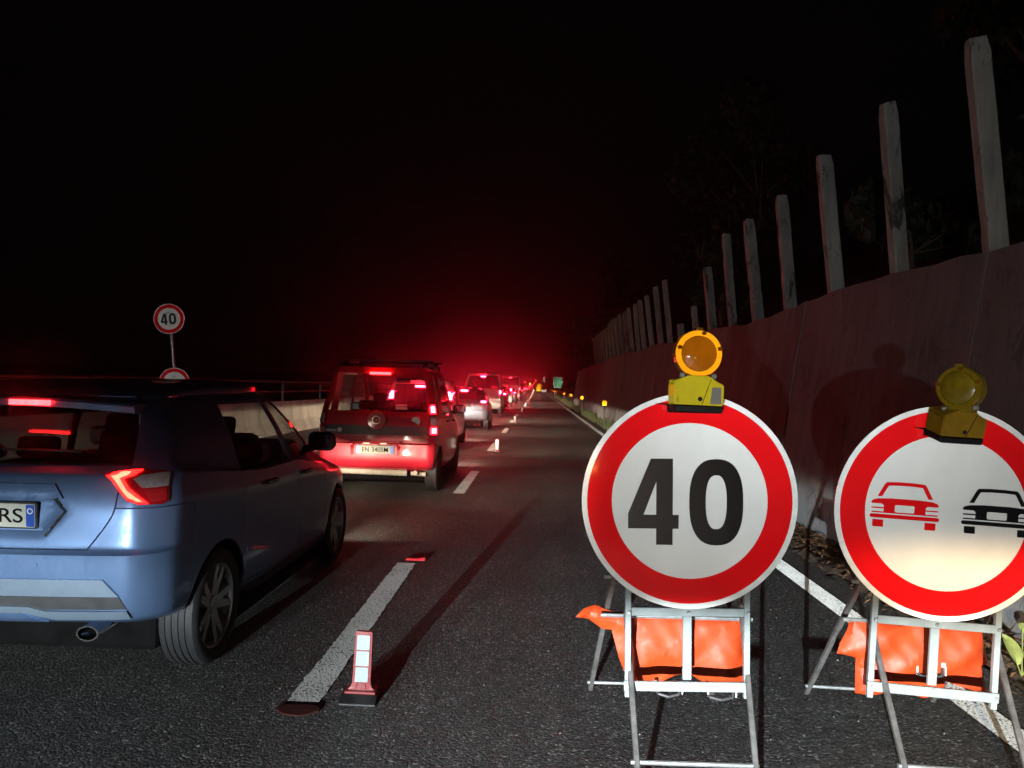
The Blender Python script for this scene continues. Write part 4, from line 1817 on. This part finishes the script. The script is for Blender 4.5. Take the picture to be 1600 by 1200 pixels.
# ---- control rings: (z rear, z side, z front, y rear, y front, half width, f1, f2, blend of side columns)
MICRA = dict(
    rows=[(.36, .22, .22, .20, 3.86, .80, .40, .60, 0),
          (.42, .32, .30, .06, 3.95, .845, .40, .60, 0),
          (.60, .48, .48, .015, 3.99, .866, .40, .60, 0),
          (.725, .60, .60, .0, 3.98, .870, .40, .60, 0),
          (.745, .66, .66, .035, 3.96, .868, .40, .605, 0),
          (.935, .82, .76, .055, 3.87, .866, .42, .735, 0),
          (1.085, .98, .84, .105, 3.62, .842, .45, .76, 0),
          (1.125, 1.0, .98, .15, 2.98, .815, .45, .80, 1),
          (1.30, 1.22, 1.22, .30, 2.62, .735, .45, .82, 1.45),
          (1.40, 1.405, 1.42, .42, 2.30, .640, .45, .84, 1.9),
          (1.445, 1.455, 1.465, .47, 2.20, .585, .45, .84, 2)],
    S=([.42, .75, 1.10, 1.55, 2.02, 2.10, 2.45, 2.80, 3.25], [.55, .80, 1.12, 1.5, 2.0, 2.08, 2.4, 2.72, 2.80], [.74, .90, 1.14, 1.45, 1.84, 1.92, 2.0, 2.06, 2.09]),
    crease=[3, 6], arches=[(.75, .31, .355), (3.275, .31, .355)], rc=(.16, .25), rcg=(.10, .06), tr=.025, tf=.08, bow=.07, crown=.045, arch=.035)


def micra_shape(G):
    # licence plate recess pressed softly into the tailgate, hexagonal with slanted ends
    x, y, z = G[..., 0], G[..., 1], G[..., 2]
    d = np.minimum(.385 - np.abs(x) - .9 * np.abs(z - .915), .085 - np.abs(z - .89))
    t = np.clip(d / .035 + .4, 0, 1)
    y += np.where(y < .35, .030 * t * t * (3 - 2 * t), 0)


MICRA['shape'] = micra_shape

QUBO = dict(
    rows=[(.33, .24, .24, .14, 3.84, .78, .45, .80, 0),
          (.40, .33, .32, .035, 3.93, .815, .45, .80, 0),
          (.52, .46, .46, .0, 3.96, .835, .45, .80, 0),
          (.70, .62, .62, .01, 3.95, .838, .45, .80, 0),
          (.715, .66, .68, .045, 3.93, .838, .45, .80, 0),
          (.96, .88, .80, .055, 3.84, .838, .45, .80, 0),
          (1.10, 1.04, .92, .075, 3.55, .825, .45, .80, 0),
          (1.16, 1.08, 1.06, .095, 3.02, .815, .45, .80, 1),
          (1.44, 1.40, 1.42, .17, 2.62, .765, .45, .80, 1.5),
          (1.69, 1.65, 1.67, .235, 2.26, .715, .45, .80, 1.9),
          (1.775, 1.74, 1.76, .27, 2.12, .675, .45, .80, 2)],
    S=([.32, .62, .98, 1.35, 1.85, 1.93, 2.4, 2.85, 3.15], [.34, .62, .98, 1.35, 1.85, 1.93, 2.35, 2.72, 2.80], [.44, .62, .98, 1.30, 1.74, 1.82, 1.9, 1.97, 2.0]),
    crease=[3, 6], arches=[(.62, .31, .345), (3.13, .31, .345)], rc=(.09, .2), rcg=(.09, .08), tr=.02, tf=.08, bow=.05, crown=.03, arch=.01)


def is_side(k, a, b):
    return a <= k < b


def build_body(car, sh, pm, lvl, gm, gs=None, tail=4, qglass=False, cpillar_dark=None):
    """panels shared by all cars; tail = first column outside the tailgate"""
    P = sh.part
    gs = gs or gm
    T = 3 if tail > 3 else 2
    glassR = lambda r, k, s_: r in (7, 8) and k < T
    glassS1 = lambda r, k: r in (7, 8) and 8 <= k < 10
    glassS2 = lambda r, k: r in (7, 8) and 11 <= k < 13
    glassQ = lambda r, k: qglass and r in (7, 8) and 6 <= k < 7
    glassF = lambda r, k: r in (7, 8) and k >= 16
    bumperR = lambda r, k: (r < 3 and k < 6) or (r in (3, 4) and 2 <= k < 6 and T == 2) or (r == 3 and k < 6)
    gate = lambda r, k: ((r in (4, 5, 6)) and k < T) and not bumperR(r, k) or (r in (7, 8, 9) and k < T + 0 and not glassR(r, k, 1))
    door1 = lambda r, k: 1 <= r <= 6 and 8 <= k < 10
    door2 = lambda r, k: 1 <= r <= 6 and 11 <= k < 13
    door1 = lambda r, k: 1 <= r <= 6 and 8 <= k < 10
    hood = lambda r, k: r == 6 and k >= 14
    bumperF = lambda r, k: r <= 5 and k >= 15
    roof = lambda r: r == 99
    other = lambda r, k: not (glassR(r, k, 1) or glassS1(r, k) or glassS2(r, k) or glassF(r, k) or glassQ(r, k) or bumperR(r, k) or gate(r, k) or door1(r, k) or door2(r, k) or hood(r, k) or bumperF(r, k) or roof(r))
    if lvl:
        P('body', pm, car, lambda r, k, s_: other(r, k))
        P('rear_bumper', pm, car, lambda r, k, s_: bumperR(r, k))
        P('tailgate', pm, car, lambda r, k, s_: gate(r, k), .004, .016)
        for sd in (1, -1):
            P('door', pm, car, lambda r, k, s_: door1(r, k) and s_ == sd)
            P('door', pm, car, lambda r, k, s_: door2(r, k) and s_ == sd)
        P('hood', pm, car, lambda r, k, s_: hood(r, k))
        P('front_bumper', pm, car, lambda r, k, s_: bumperF(r, k))
        P('roof', pm, car, lambda r, k, s_: roof(r), .003, .006)
    else:
        P('body', pm, car, lambda r, k, s_: other(r, k) or gate(r, k) or door1(r, k) or door2(r, k) or hood(r, k) or roof(r), 0)
        P('rear_bumper', pm, car, lambda r, k, s_: bumperR(r, k), .004, .012)
        P('front_bumper', pm, car, lambda r, k, s_: bumperF(r, k), 0)
    g = .004 if lvl else 0
    P('rear_window', gm, car, lambda r, k, s_: glassR(r, k, s_), g, .006)
    P('windscreen', gs, car, lambda r, k, s_: glassF(r, k), g, .006)
    for sd in (1, -1):
        P('side_window', gs, car, lambda r, k, s_: glassS1(r, k) and s_ == sd, g, .006)
        P('side_window', gs, car, lambda r, k, s_: glassS2(r, k) and s_ == sd, g, .006)
        if qglass:
            P('quarter_window', gs, car, lambda r, k, s_: glassQ(r, k) and s_ == sd, g, .006)
    sp = sh.sp
    bm = bmesh.new()
    a = [(-.72, sp['rows'][0][3] + .12), (.72, sp['rows'][0][3] + .12), (.72, 3.7), (-.72, 3.7)]
    box(bm, (0, 2.1, .25), (1.26, 3.2, .24), .03)
    box(bm, (0, 1.99, .20), (1.60, 1.80, .20), .03)  # low wide slab added to stop headlight passing under the car
    obj('underbody', bm, MT['dark'], car)
    bm = bmesh.new()
    zb = sp['rows'][6][0] - .08
    yr = sp['rows'][7][3]
    box(bm, (0, yr + .40, zb), (1.38, .58, .03), .01)
    obj('parcel_shelf', bm, MT['cloth'], car)
    bm = bmesh.new()
    yd = sp['rows'][7][4] - .35
    box(bm, (0, yd - .1, zb - .05), (1.36, .42, .26), .08)
    box(bm, (-.38, yd - .40, zb + .0), (.06, .12, .06), .01)
    obj('dashboard', bm, MT['black'], car, True)
    bm = bmesh.new()
    ring = []
    n, mN = 20, 8
    q = Matrix.Rotation(.45, 3, 'X')
    for i in range(n):
        a = 2 * PI * i / n
        ring.append([bm.verts.new(q @ Vector(((.175 + .014 * math.cos(2 * PI * j / mN)) * math.cos(a), .014 * math.sin(2 * PI * j / mN), (.175 + .014 * math.cos(2 * PI * j / mN)) * math.sin(a))) + Vector((-.38, yd - .48, zb + .03))) for j in range(mN)])
    for i in range(n):
        for j in range(mN):
            bm.faces.new((ring[i][j], ring[i][(j + 1) % mN], ring[(i + 1) % n][(j + 1) % mN], ring[(i + 1) % n][j]))
    obj('steering_wheel', bm, MT['black'], car, True)


def door_mirror(car, sh, y, z, pm, m2):
    for sd in (1, -1):
        p, n = sh.hit((sd * 3, y, z), (-sd, 0, 0))
        bm = bmesh.new()
        box(bm, (p.x + sd * .13, y, z + .04), (.21, .14, .15), .045, None, 3)
        for v in bm.verts:
            # bulged front, tapered towards the tip
            t = (v.co.x - p.x) * sd / .24
            if v.co.y > y:
                v.co.z = z + .04 + (v.co.z - z - .04) * (1 - .15 * t)
        o = obj('door_mirror', bm, pm, car, True)
        bm = bmesh.new()
        box(bm, (p.x + sd * .02, y + .01, z - .02), (.10, .06, .05), .015)
        obj('mirror_foot', bm, MT['black'], o)
        bm = bmesh.new()
        box(bm, (p.x + sd * .135, y - .071, z + .04), (.165, .004, .105), .001)
        obj('mirror_glass', bm, MT['mirror'], o)


def handle(car, sh, y, z):
    for sd in (1, -1):
        p, n = sh.hit((sd * 3, y, z), (-sd, 0, 0))
        bm = bmesh.new()
        box(bm, (p.x + sd * .022, y, z), (.022, .19, .028), .009)
        for q in (-.08, .08):
            box(bm, (p.x + sd * .008, y + q, z), (.03, .022, .024), .006)
        obj('door_handle', bm, MT['trim'], car, True)


# ------------------------------------------------------------------ blue hatchback, nearest
CL = (-2.57, 3.42, 0)
car = empty('hatchback_car', 'steel blue hatchback with a boomerang tail light, nearest car at the left edge', 'car', CL, group='cars queueing in the left lane')
sh = Shell(MICRA, 10, 10)
pm = PAINT['blue']
build_body(car, sh, pm, 1, MT['darkglass'], MT['glass'], tail=3)
arch_liner(car, sh)
for sd in (1, -1):
    for y_ in (.75, 3.275):
        wheel(car, sd * .755, y_, .31, sd, .31, .205, .222, 'alloy', 1)
seats(car, 2.0, 1.1, .62, .72)
px = pixel_ray(CL)
# tail lamp: red housing, boomerang light guide, clear reversing/indicator lens
pts = [(163, 742), (224, 735), (264, 737), (262, 752), (262, 782), (252, 788), (216, 789), (200, 784), (188, 770), (178, 755)]
a = sh.panel('tail_lamp', pts, MT['lens_red'], car, px, .012, 8)
b = sh.panel('light_guide', [(168, 744), (190, 739.5), (224, 735.5), (212, 743), (195, 749), (204, 765), (216, 776), (231, 787), (215, 787.5), (200, 782), (188, 768), (177, 753)], MT['tail'], a, px, .017, 7)
e = sh.panel('light_core', [(176, 745), (196, 740.5), (206, 741), (189, 748.5), (199, 767), (211, 778), (222, 785), (213, 784.5), (202, 779), (192, 767), (182, 752)], MT['tailcore'], a, px, .020, 7)
c = sh.panel('indicator_lens', [(208, 750), (222, 743), (263.5, 738.5), (260.5, 760), (240, 763), (222, 764)], MT['lens_clear'], a, px, .016, 7)
d = sh.panel('reflector', [(225, 767), (258, 763), (257, 781), (236, 785)], MT['gluered'], a, px, .016, 7)
a2 = mirror_obj(a)
for q in (b, c, d, e):
    mirror_obj(q, a2)
# lower diffuser, two tiers, running round both sides
back = ortho((0, 1, 0))
sh.panel('diffuser', [(-.60, .615), (.60, .615), (.665, .535), (-.665, .535)], PAINT['silver'], car, back, .012, .05)
sh.panel('diffuser', [(-.665, .530), (.665, .530), (.69, .47), (-.69, .47)], MT['trim'], car, back, .006, .05)
sh.panel('diffuser_lip', [(-.69, .465), (-.34, .465), (-.26, .485), (.26, .485), (.34, .465), (.69, .465), (.70, .43), (.38, .425), (.24, .455), (-.24, .455), (-.38, .425), (-.70, .43)], PAINT['silver'], car, back, .016, .05)
sh.panel('diffuser_insert', [(-.2, .45), (.2, .45), (.32, .40), (-.32, .40)], pm, car, back, .006, .05)
for x in (-.30, .30):
    bm = bmesh.new()
    p, n = sh.hit((x, -3, .68), (0, 1, 0))
    tube(bm, p - Vector((0, .003, 0)), p + Vector((0, .01, 0)), .011, n=14)
    obj('parking_sensor', bm, pm, car)
# plate in its recess, lamp garnish above
p, n = sh.hit((0, -3, .90), (0, 1, 0))
plate(car, 0, p.y - .016, .893, None, .08)
npl = [o for o in car.children if o.name.startswith('number_plate')][0]
bm = text_mesh('6RS', .067, .175, .0012, .006)
for v in bm.verts:
    v.co.x += .115
    v.co.y -= .0018
obj('lettering', bm, MT['ink'], npl)
bm = bmesh.new()
ring_face(bm, .010, .0135, -.0032, -.002, 20)
for v in bm.verts:
    v.co.x += .238
    v.co.z += .022
obj('band_circle', bm, MT['white'], npl)
for q in (-1, 1):
    sh.panel('recess_outline', [(q * .20, .982), (q * .352, .982), (q * .408, .915), (q * .325, .80), (q * .312, .804), (q * .392, .915), (q * .342, .970), (q * .20, .970)], MT['black'], car, back, .004, .03)  # black strips trace the outline of the recess
sh.panel('recess_outline', [(-.205, .982), (.205, .982), (.205, .970), (-.205, .970)], MT['black'], car, back, .004, .03)
sh.panel('gate_garnish', [(-.335, 1.035), (.335, 1.035), (.385, .975), (-.385, .975)], pm, car, back, .014, .04)
# exhaust tip, rear window wiper, spoiler with high brake lamp
bm = bmesh.new()
lathe(bm, [(.10, .030), (.10, .036), (.30, .036), (.30, .030), (.12, .029)], 20, 'Y')
for v in bm.verts:
    v.co.x = .50 + v.co.x * 1.5
    v.co.z += .345
obj('exhaust_tip', bm, MT['chrome'], car, True)
bm = bmesh.new()
pa, na = sh.hit((0.0, -3, 1.17), (0, 1, 0))
pb, nb = sh.hit((.40, -3, 1.17), (0, 1, 0))
bar(bm, pa + na * .03, pb + nb * .022, .016, .012, .003)
tube(bm, pa - na * .01, pa + na * .04, .026, n=14)
obj('rear_wiper', bm, MT['black'], car, True)
bm = bmesh.new()
ro = []
for i in range(17):
    x = -.56 + 1.12 * i / 16
    u = abs(x) / .56
    y0 = .25 + .10 * u ** 3
    zt = 1.438 - .03 * u ** 2
    zl = zt - .042
    row = [(x, y0, zt - .012), (x, y0 + .008, zt), (x * .99, y0 + .30, zt + .012), (x * .99, y0 + .34, zt - .03), (x, y0 + .10, zl - .006), (x, y0 + .012, zl)]
    ro.append([bm.verts.new(p) for p in row])
for A, B in zip(ro, ro[1:]):
    for i in range(6):
        bm.faces.new((A[i], A[(i + 1) % 6], B[(i + 1) % 6], B[i]))
bm.faces.new(ro[0])
bm.faces.new(ro[-1][::-1])
spo = obj('spoiler', bm, pm, car, True)
bm = bmesh.new()
box(bm, (.10, .243, 1.412), (.205, .014, .026), .004)
hb = obj('brake_light', bm, MT['high'], spo)
sh_dir = (-1, 0, 0)
door_mirror(car, sh, 2.62, 1.04, MT['black'], None)
handle(car, sh, 1.98 - .75 + .28, .90)
handle(car, sh, 2.28, .88)
# badge and small trim
sh.panel('black_rail', [(.95, .245), (2.95, .245), (2.95, .30), (.95, .30)], MT['black'], car, lambda u, v: ((3, u, v), (-1, 0, 0)), .006, .12)
for (k0, k1) in ((1.05, 2.0),):
    pass
bm = bmesh.new()
tube(bm, (0, .95, 1.52), (0, .80, 1.60), .004, .002, 6)
obj('antenna', bm, MT['black'], car)

# ------------------------------------------------------------------ red high-roofed car with roof bars
CL2 = (-2.235, 10.62, 0)
car = empty('minivan_car', 'dirty red high-roofed minivan with roof bars and lit brake lights', 'car', CL2, group='cars queueing in the left lane')
sh = Shell(QUBO, 6, 6)
pm = PAINT['red']
build_body(car, sh, pm, 1, MT['glass'], tail=4, qglass=True)
arch_liner(car, sh)
for sd in (1, -1):
    for y_ in (.62, 3.13):
        wheel(car, sd * .735, y_, .31, sd, .31, .185, .195, 'steel', 1)
seats(car, 2.1, 1.15, .72, .74)
px = pixel_ray(CL2)
# vertical tail lamps: brake, clear reversing section, lower lamp
tl = sh.panel('tail_lamp', [(.72, 1.26), (.80, 1.30), (.865, 1.26), (.865, .83), (.745, .83), (.735, 1.0)], MT['lens_red'], car, lambda u, v: ((u - .9 * 3, -3, v), (.9 / 1, 1, 0)) if u > .80 else ((u, -3, v), (0, 1, 0)), .012, .05)
bpy.data.objects.remove(tl)
# lamp outline wraps round the corner: rays come in at 30 degrees
ang = math.radians(28)
dirc = Vector((-math.sin(ang), math.cos(ang), 0))


def corner(u, v):
    base = Vector((.80, .10, 0)) + Vector((math.cos(ang), math.sin(ang), 0)) * u
    return (base - dirc * 3 + Vector((0, 0, v)), dirc)


tl = sh.panel('tail_lamp', [(-.055, 1.27), (.0, 1.30), (.055, 1.27), (.06, 1.05), (.065, .82), (-.06, .82), (-.065, 1.0)], MT['lens_red'], car, corner, .014, .04)
k1 = sh.panel('brake_light', [(-.043, 1.23), (-.02, 1.255), (.02, 1.255), (.04, 1.23), (.04, 1.13), (-.043, 1.13)], MT['brake'], tl, corner, .020, .03)
k1b = sh.panel('brake_bulb', [(-.028, 1.225), (.0, 1.238), (.025, 1.225), (.025, 1.15), (-.028, 1.15)], MT['brakecore'], tl, corner, .025, .03)
k3b = sh.panel('brake_bulb', [(-.028, .933), (.030, .933), (.030, .866), (-.028, .866)], MT['brakecore'], tl, corner, .025, .03)
k2 = sh.panel('reversing_lens', [(-.048, 1.105), (.044, 1.105), (.046, .975), (-.048, .975)], MT['lens_clear'], tl, corner, .019, .03)
k3 = sh.panel('brake_light', [(-.045, .95), (.047, .95), (.047, .85), (-.045, .85)], MT['brake'], tl, corner, .020, .03)
t2_ = mirror_obj(tl)
# on the left lamp only the body of the lamp shows red, its bulb is weaker
for q in (k1, k2, k3):
    o_ = mirror_obj(q, t2_)
    if q is not k2:
        o_.data.materials[0] = MT['lens_red']
sh.panel('tailgate_band', [(-.735, .955), (-.16, .955), (-.11, .925), (.11, .925), (.16, .955), (.735, .955), (.735, .825), (-.735, .825)], MT['trim'], car, back, .008, .06)
em = empty('emblem_boss')
em.parent = car
p, n = sh.hit((0, -3, 1.02), (0, 1, 0))
em.location = (0, p.y, 1.035)
bm = bmesh.new()
lathe(bm, [(.01, .142), (-.03, .138), (-.042, .125), (-.045, .0005)], 40, 'Y')
obj('boss', bm, pm, em, True)
bm = bmesh.new()
lathe(bm, [(-.044, .060), (-.052, .058), (-.052, .050), (-.046, .048)], 32, 'Y')
obj('chrome_ring', bm, MT['chrome'], em, True)
bm = bmesh.new()
prism(bm, rrect(.038, .034, .012), -.050, -.044)
obj('shield', bm, MT['gluered'], em)
bm = text_mesh('FIAT', .034, .066, .002, .01)
for v in bm.verts:
    v.co.y -= .0505
obj('lettering', bm, MT['chrome'], em)
bm = text_mesh('Qubo', .05, .19, .004, .012)
for v in bm.verts:
    p, n = sh.hit((v.co.x + .58, -3, .87), (0, 1, 0))
    v.co.y += p.y - .009
    v.co.x += .585
    v.co.z += .865
obj('model_lettering', bm, MT['chrome'], car)
bm = bmesh.new()
p, n = sh.hit((-.52, -3, .885), (0, 1, 0))
tube(bm, p + Vector((0, -.012, 0)), p + Vector((0, 0, 0)), .034, n=7)
obj('sticker', bm, MT['white'], car)
bm = bmesh.new()
for k in range(8):
    p, n = sh.hit((-.70 + .018 * k, -3, .875), (0, 1, 0))
    box(bm, (p.x, p.y - .01, .875 + .003 * (k % 2)), (.010, .004, .020 if k % 3 else .026))
obj('badge', bm, MT['chrome'], car)
bm = bmesh.new()
p, n = sh.hit((.545, -3, 1.03), (0, 1, 0))
tube(bm, p + Vector((0, -.004, 0)), p + Vector((0, .02, 0)), .062, n=20)
for v in bm.verts:
    v.co.z += 0
obj('sticker', bm, MT['signback'], car)
# plate recess frame in the bumper
rc = bmesh.new()
for (x0, z0, x1, z1) in ((-.36, .735, .36, .715), (-.36, .545, .36, .53)):
    pass
rc.free()
sh.panel('plate_recess', [(-.345, .705), (.345, .705), (.33, .54), (-.33, .54)], MT['red_in'] if 'red_in' in MT else pm, car, back, .003, .08)
p, n = sh.hit((0, -3, .62), (0, 1, 0))
plate(car, 0.0, p.y - .02, .625, 'EN 340SM', 0)
for x in (-.12, .12):
    bm = bmesh.new()
    box(bm, (x, p.y - .03, .712), (.09, .04, .016), .004)
    obj('plate_lamp', bm, MT['platelamp'], car)
sh.panel('recess_lip', [(-.37, .735), (.37, .735), (.36, .712), (-.36, .712)], pm, car, back, .045, .05)
for q in (-1, 1):
    sh.panel('recess_cheek', [(q * .355, .71), (q * .30, .70), (q * .30, .55), (q * .34, .54)], MT['lens_red'], car, back, .006, .05)
sh.panel('bumper_ledge', [(-.74, .505), (.74, .505), (.74, .475), (-.74, .475)], pm, car, back, .02, .06)
bm = bmesh.new()
tube(bm, (-.56, .20, .30), (.42, .20, .285), .042, n=14)
obj('silencer', bm, MT['barrier'], car, True)
bm = bmesh.new()
tube(bm, (.55, .12, .30), (.55, .35, .29), .032, n=12)
tube(bm, (.47, .25, .28), (.68, .25, .27), .03, n=12)
box(bm, (-.58, .22, .30), (.16, .1, .07), .02)
obj('exhaust_pipe', bm, MT['barrier'], car, True)
hbp, n = sh.hit((0, -3, 1.69), (0, 1, 0))
bm = bmesh.new()
box(bm, (0, hbp.y - .012, 1.69), (.30, .03, .035), .006)
obj('brake_light', bm, MT['high'], car)
# roof rails and two cross bars
for sd in (-1, 1):
    bm = bmesh.new()
    pts = [Vector((sd * .60, y_, 1.82)) for y_ in (.35, .9, 1.5, 2.05)]
    for a, b in zip(pts, pts[1:]):
        tube(bm, a, b, .017, n=8)
    for y_ in (.36, 1.2, 2.04):
        tube(bm, (sd * .60, y_, 1.74), (sd * .60, y_, 1.83), .018, n=8)
    obj('roof_rail', bm, MT['black'], car, True)
for y_ in (.62, 1.6):
    bm = bmesh.new()
    box(bm, (0, y_, 1.885), (1.40, .05, .028), .008)
    for sd in (-1, 1):
        box(bm, (sd * .60, y_, 1.86), (.06, .06, .05), .01)
    obj('roof_bar', bm, MT['rail'], car, True)
bm = bmesh.new()
pa, na = sh.hit((.0, -3, 1.20), (0, 1, 0))
pb, nb = sh.hit((.45, -3, 1.23), (0, 1, 0))
bar(bm, pa + na * .03, pb + nb * .02, .016, .012, .003)
tube(bm, pa - na * .01, pa + na * .04, .026, n=14)
obj('rear_wiper', bm, MT['black'], car, True)
door_mirror(car, sh, 2.62, 1.10, MT['black'], None)
handle(car, sh, 1.42, .98)
handle(car, sh, 2.25, .96)
bm = bmesh.new()
box(bm, (.0, 2.12, 1.60), (.24, .03, .07), .015)
obj('rear_view_mirror', bm, MT['black'], car, True)

# ------------------------------------------------------------------ the rest of the queue
def scaled(sp, sl, sw, shh, name):
    q = dict(sp)
    q['rows'] = [(a * shh, b * shh, c * shh, d * sl, e * sl, w * sw, f1, f2, t) for a, b, c, d, e, w, f1, f2, t in sp['rows']]
    q['S'] = tuple([y_ * sl for y_ in r] for r in sp['S'])
    q['arches'] = [(y_ * sl, z, ra) for y_, z, ra in sp['arches']]
    q.pop('shape', None)
    return q


def far_car(sp, lamp, lvl=0):
    sh = Shell(sp, 3, 3)
    t = empty('queue_car')
    build_body(t, sh, PAINT['grey'], 0, MT['darkglass'], tail=4)
    for sd in (1, -1):
        for (y_, z, ra) in sp['arches']:
            wheel(t, sd * (sp['rows'][2][5] - .10), y_, .31, sd, .31, .19, .2, 'steel', 0)
    (x0, x1, z0, z1) = lamp['rect']
    a = sh.panel('tail_lamp', [(x0, z0), (x1, z0), (x1, z1), (x0, z1)], MT['lens_red'], t, ortho((0, 1, 0)), .012, .08, soft=False)
    ix, iz = (x1 - x0) * .14, (z1 - z0) * .12
    zm = z0 + (z1 - z0) * lamp.get('lit', .45)
    b = sh.panel('brake_light', [(x0 + ix, zm), (x1 - ix, zm), (x1 - ix, z1 - iz), (x0 + ix, z1 - iz)], MT['far'], a, ortho((0, 1, 0)), .02, .08, soft=False)
    a2 = mirror_obj(a)
    mirror_obj(b, a2)
    if lamp.get('high'):
        z = lamp['high']
        p, n = sh.hit((0, -3, z), (0, 1, 0))
        bm = bmesh.new()
        box(bm, (0, p.y - .02, z), (.24, .04, .035))
        obj('high_brake_light', bm, MT['far'], t)
    p, n = sh.hit((0, -3, lamp['plate']), (0, 1, 0))
    bm = bmesh.new()
    prism(bm, rrect(.26, .055, .01, 2), -.01, .004)
    o = obj('number_plate', bm, MT['plate'], t)
    o.location = (0, p.y - .012, lamp['plate'])
    return t


PROTO = dict(
    city=far_car(scaled(QUBO, .93, .96, .92, 'c'), dict(rect=(.60, .74, 1.08, 1.42), high=1.50, plate=.86, lit=.35)),
    hatch=far_car(scaled(MICRA, 1.02, 1.0, .95, 'h'), dict(rect=(.58, .80, .90, 1.03), high=1.37, plate=.86)),
    wagon=far_car(scaled(MICRA, 1.14, 1.04, 1.06, 'w'), dict(rect=(.52, .82, .92, 1.10), high=1.50, plate=.92)),
    van=far_car(scaled(QUBO, 1.25, 1.14, 1.22, 'v'), dict(rect=(.82, .92, .98, 1.38), high=2.02, plate=.80)),
    tallvan=far_car(scaled(QUBO, 1.45, 1.25, 1.50, 't'), dict(rect=(.90, 1.0, 1.0, 1.5), high=2.45, plate=.9)),
)
used_proto = set()


def put_car(kind, x, y, col, label, cat='car'):
    src = PROTO[kind]
    first = kind not in used_proto
    used_proto.add(kind)
    c = src if first else copy_tree(src)
    c.location = (x, y, rise(y))
    c.rotation_euler = (math.atan2(rise(y + 2) - rise(y - 2), 4), 0, random.uniform(-.015, .015))
    tag(c, label, cat, 'cars queueing in the left lane')
    for ch in c.children:
        if ch.name.split('.')[0] in ('body', 'rear_bumper', 'front_bumper'):
            ch.material_slots[0].link = 'OBJECT'
            ch.material_slots[0].material = PAINT[col]
        lamps = [ch] + list(ch.children) if y > 75 else []      # far cars get dimmer lamps to thin the red glow
        for lo in lamps:
            if lo.name.split('.')[0] in ('brake_light', 'high_brake_light'):
                lo.material_slots[0].link = 'OBJECT'
                lo.material_slots[0].material = MT['fardim']
    return c


Q = [('city', -2.72, 17.6, 'white', 'small white car with high tail lights directly ahead of the red minivan'),
     ('hatch', -2.55, 26.4, 'silver', 'silver-blue hatchback two places ahead of the red minivan'),
     ('van', -2.75, 38.5, 'white', 'white van with a high brake lamp, third ahead of the red minivan'),
     ('wagon', -2.85, 50, 'red', 'red estate car just ahead of the white van with the high brake lamp'),
     ('city', -2.75, 60, 'white', 'small white car second ahead of the white van with the high lamp'),
     ('hatch', -2.75, 69, 'grey', 'grey hatchback third ahead of the white van with the high lamp'),
     ('tallvan', -2.8, 79, 'white', 'tall pale camper van whose roof shows above the distant queue'),
     ('city', -2.8, 92, 'darkred', 'dark red small car right ahead of the tall pale camper'),
     ('wagon', -2.8, 102, 'black', 'black estate car second ahead of the tall camper'),
     ('van', -2.8, 113, 'white', 'distant white van third ahead of the tall camper'),
     ('hatch', -2.75, 126, 'white', 'distant white hatchback fourth ahead of the tall camper'),
     ('city', -2.75, 138, 'grey', 'distant grey small car fifth ahead of the tall camper'),
     ('wagon', -2.7, 150, 'red', 'distant red estate car sixth ahead of the tall camper'),
     ('tallvan', -2.7, 163, 'grey', 'distant grey tall van with high lamps where the road begins to rise'),
     ('hatch', -2.6, 178, 'black', 'black hatchback just past the distant grey tall van'),
     ('city', -2.5, 192, 'red', 'red small car second past the distant grey tall van'),
     ('van', -2.4, 207, 'white', 'white van third past the distant grey tall van'),
     ('wagon', -2.2, 224, 'grey', 'grey estate car fourth past the distant grey tall van'),
     ('tallvan', -2.0, 244, 'white', 'white tall van near the far head of the queue'),
     ('hatch', -1.7, 266, 'white', 'white hatchback, second car from the far head of the queue'),
     ('city', -1.4, 288, 'red', 'red small car at the far head of the queue')]
for q in Q:
    put_car(*q)

# ------------------------------------------------------------------ air volume added to imitate lens glow round the queue lamps
m, nt, b, out = nodes('glow_haze')
nt.nodes.remove(b)
pv = nt.nodes.new('ShaderNodeVolumePrincipled')
pv.inputs['Color'].default_value = (.9, .9, .92, 1)
pv.inputs['Density'].default_value = .006
pv.inputs['Anisotropy'].default_value = .94
nt.links.new(pv.outputs[0], out.inputs['Volume'])
bm = bmesh.new()
box(bm, (0, 180, 12.5), (160, 520, 36))
tag(obj('glow_haze', bm, m), kind='stuff')
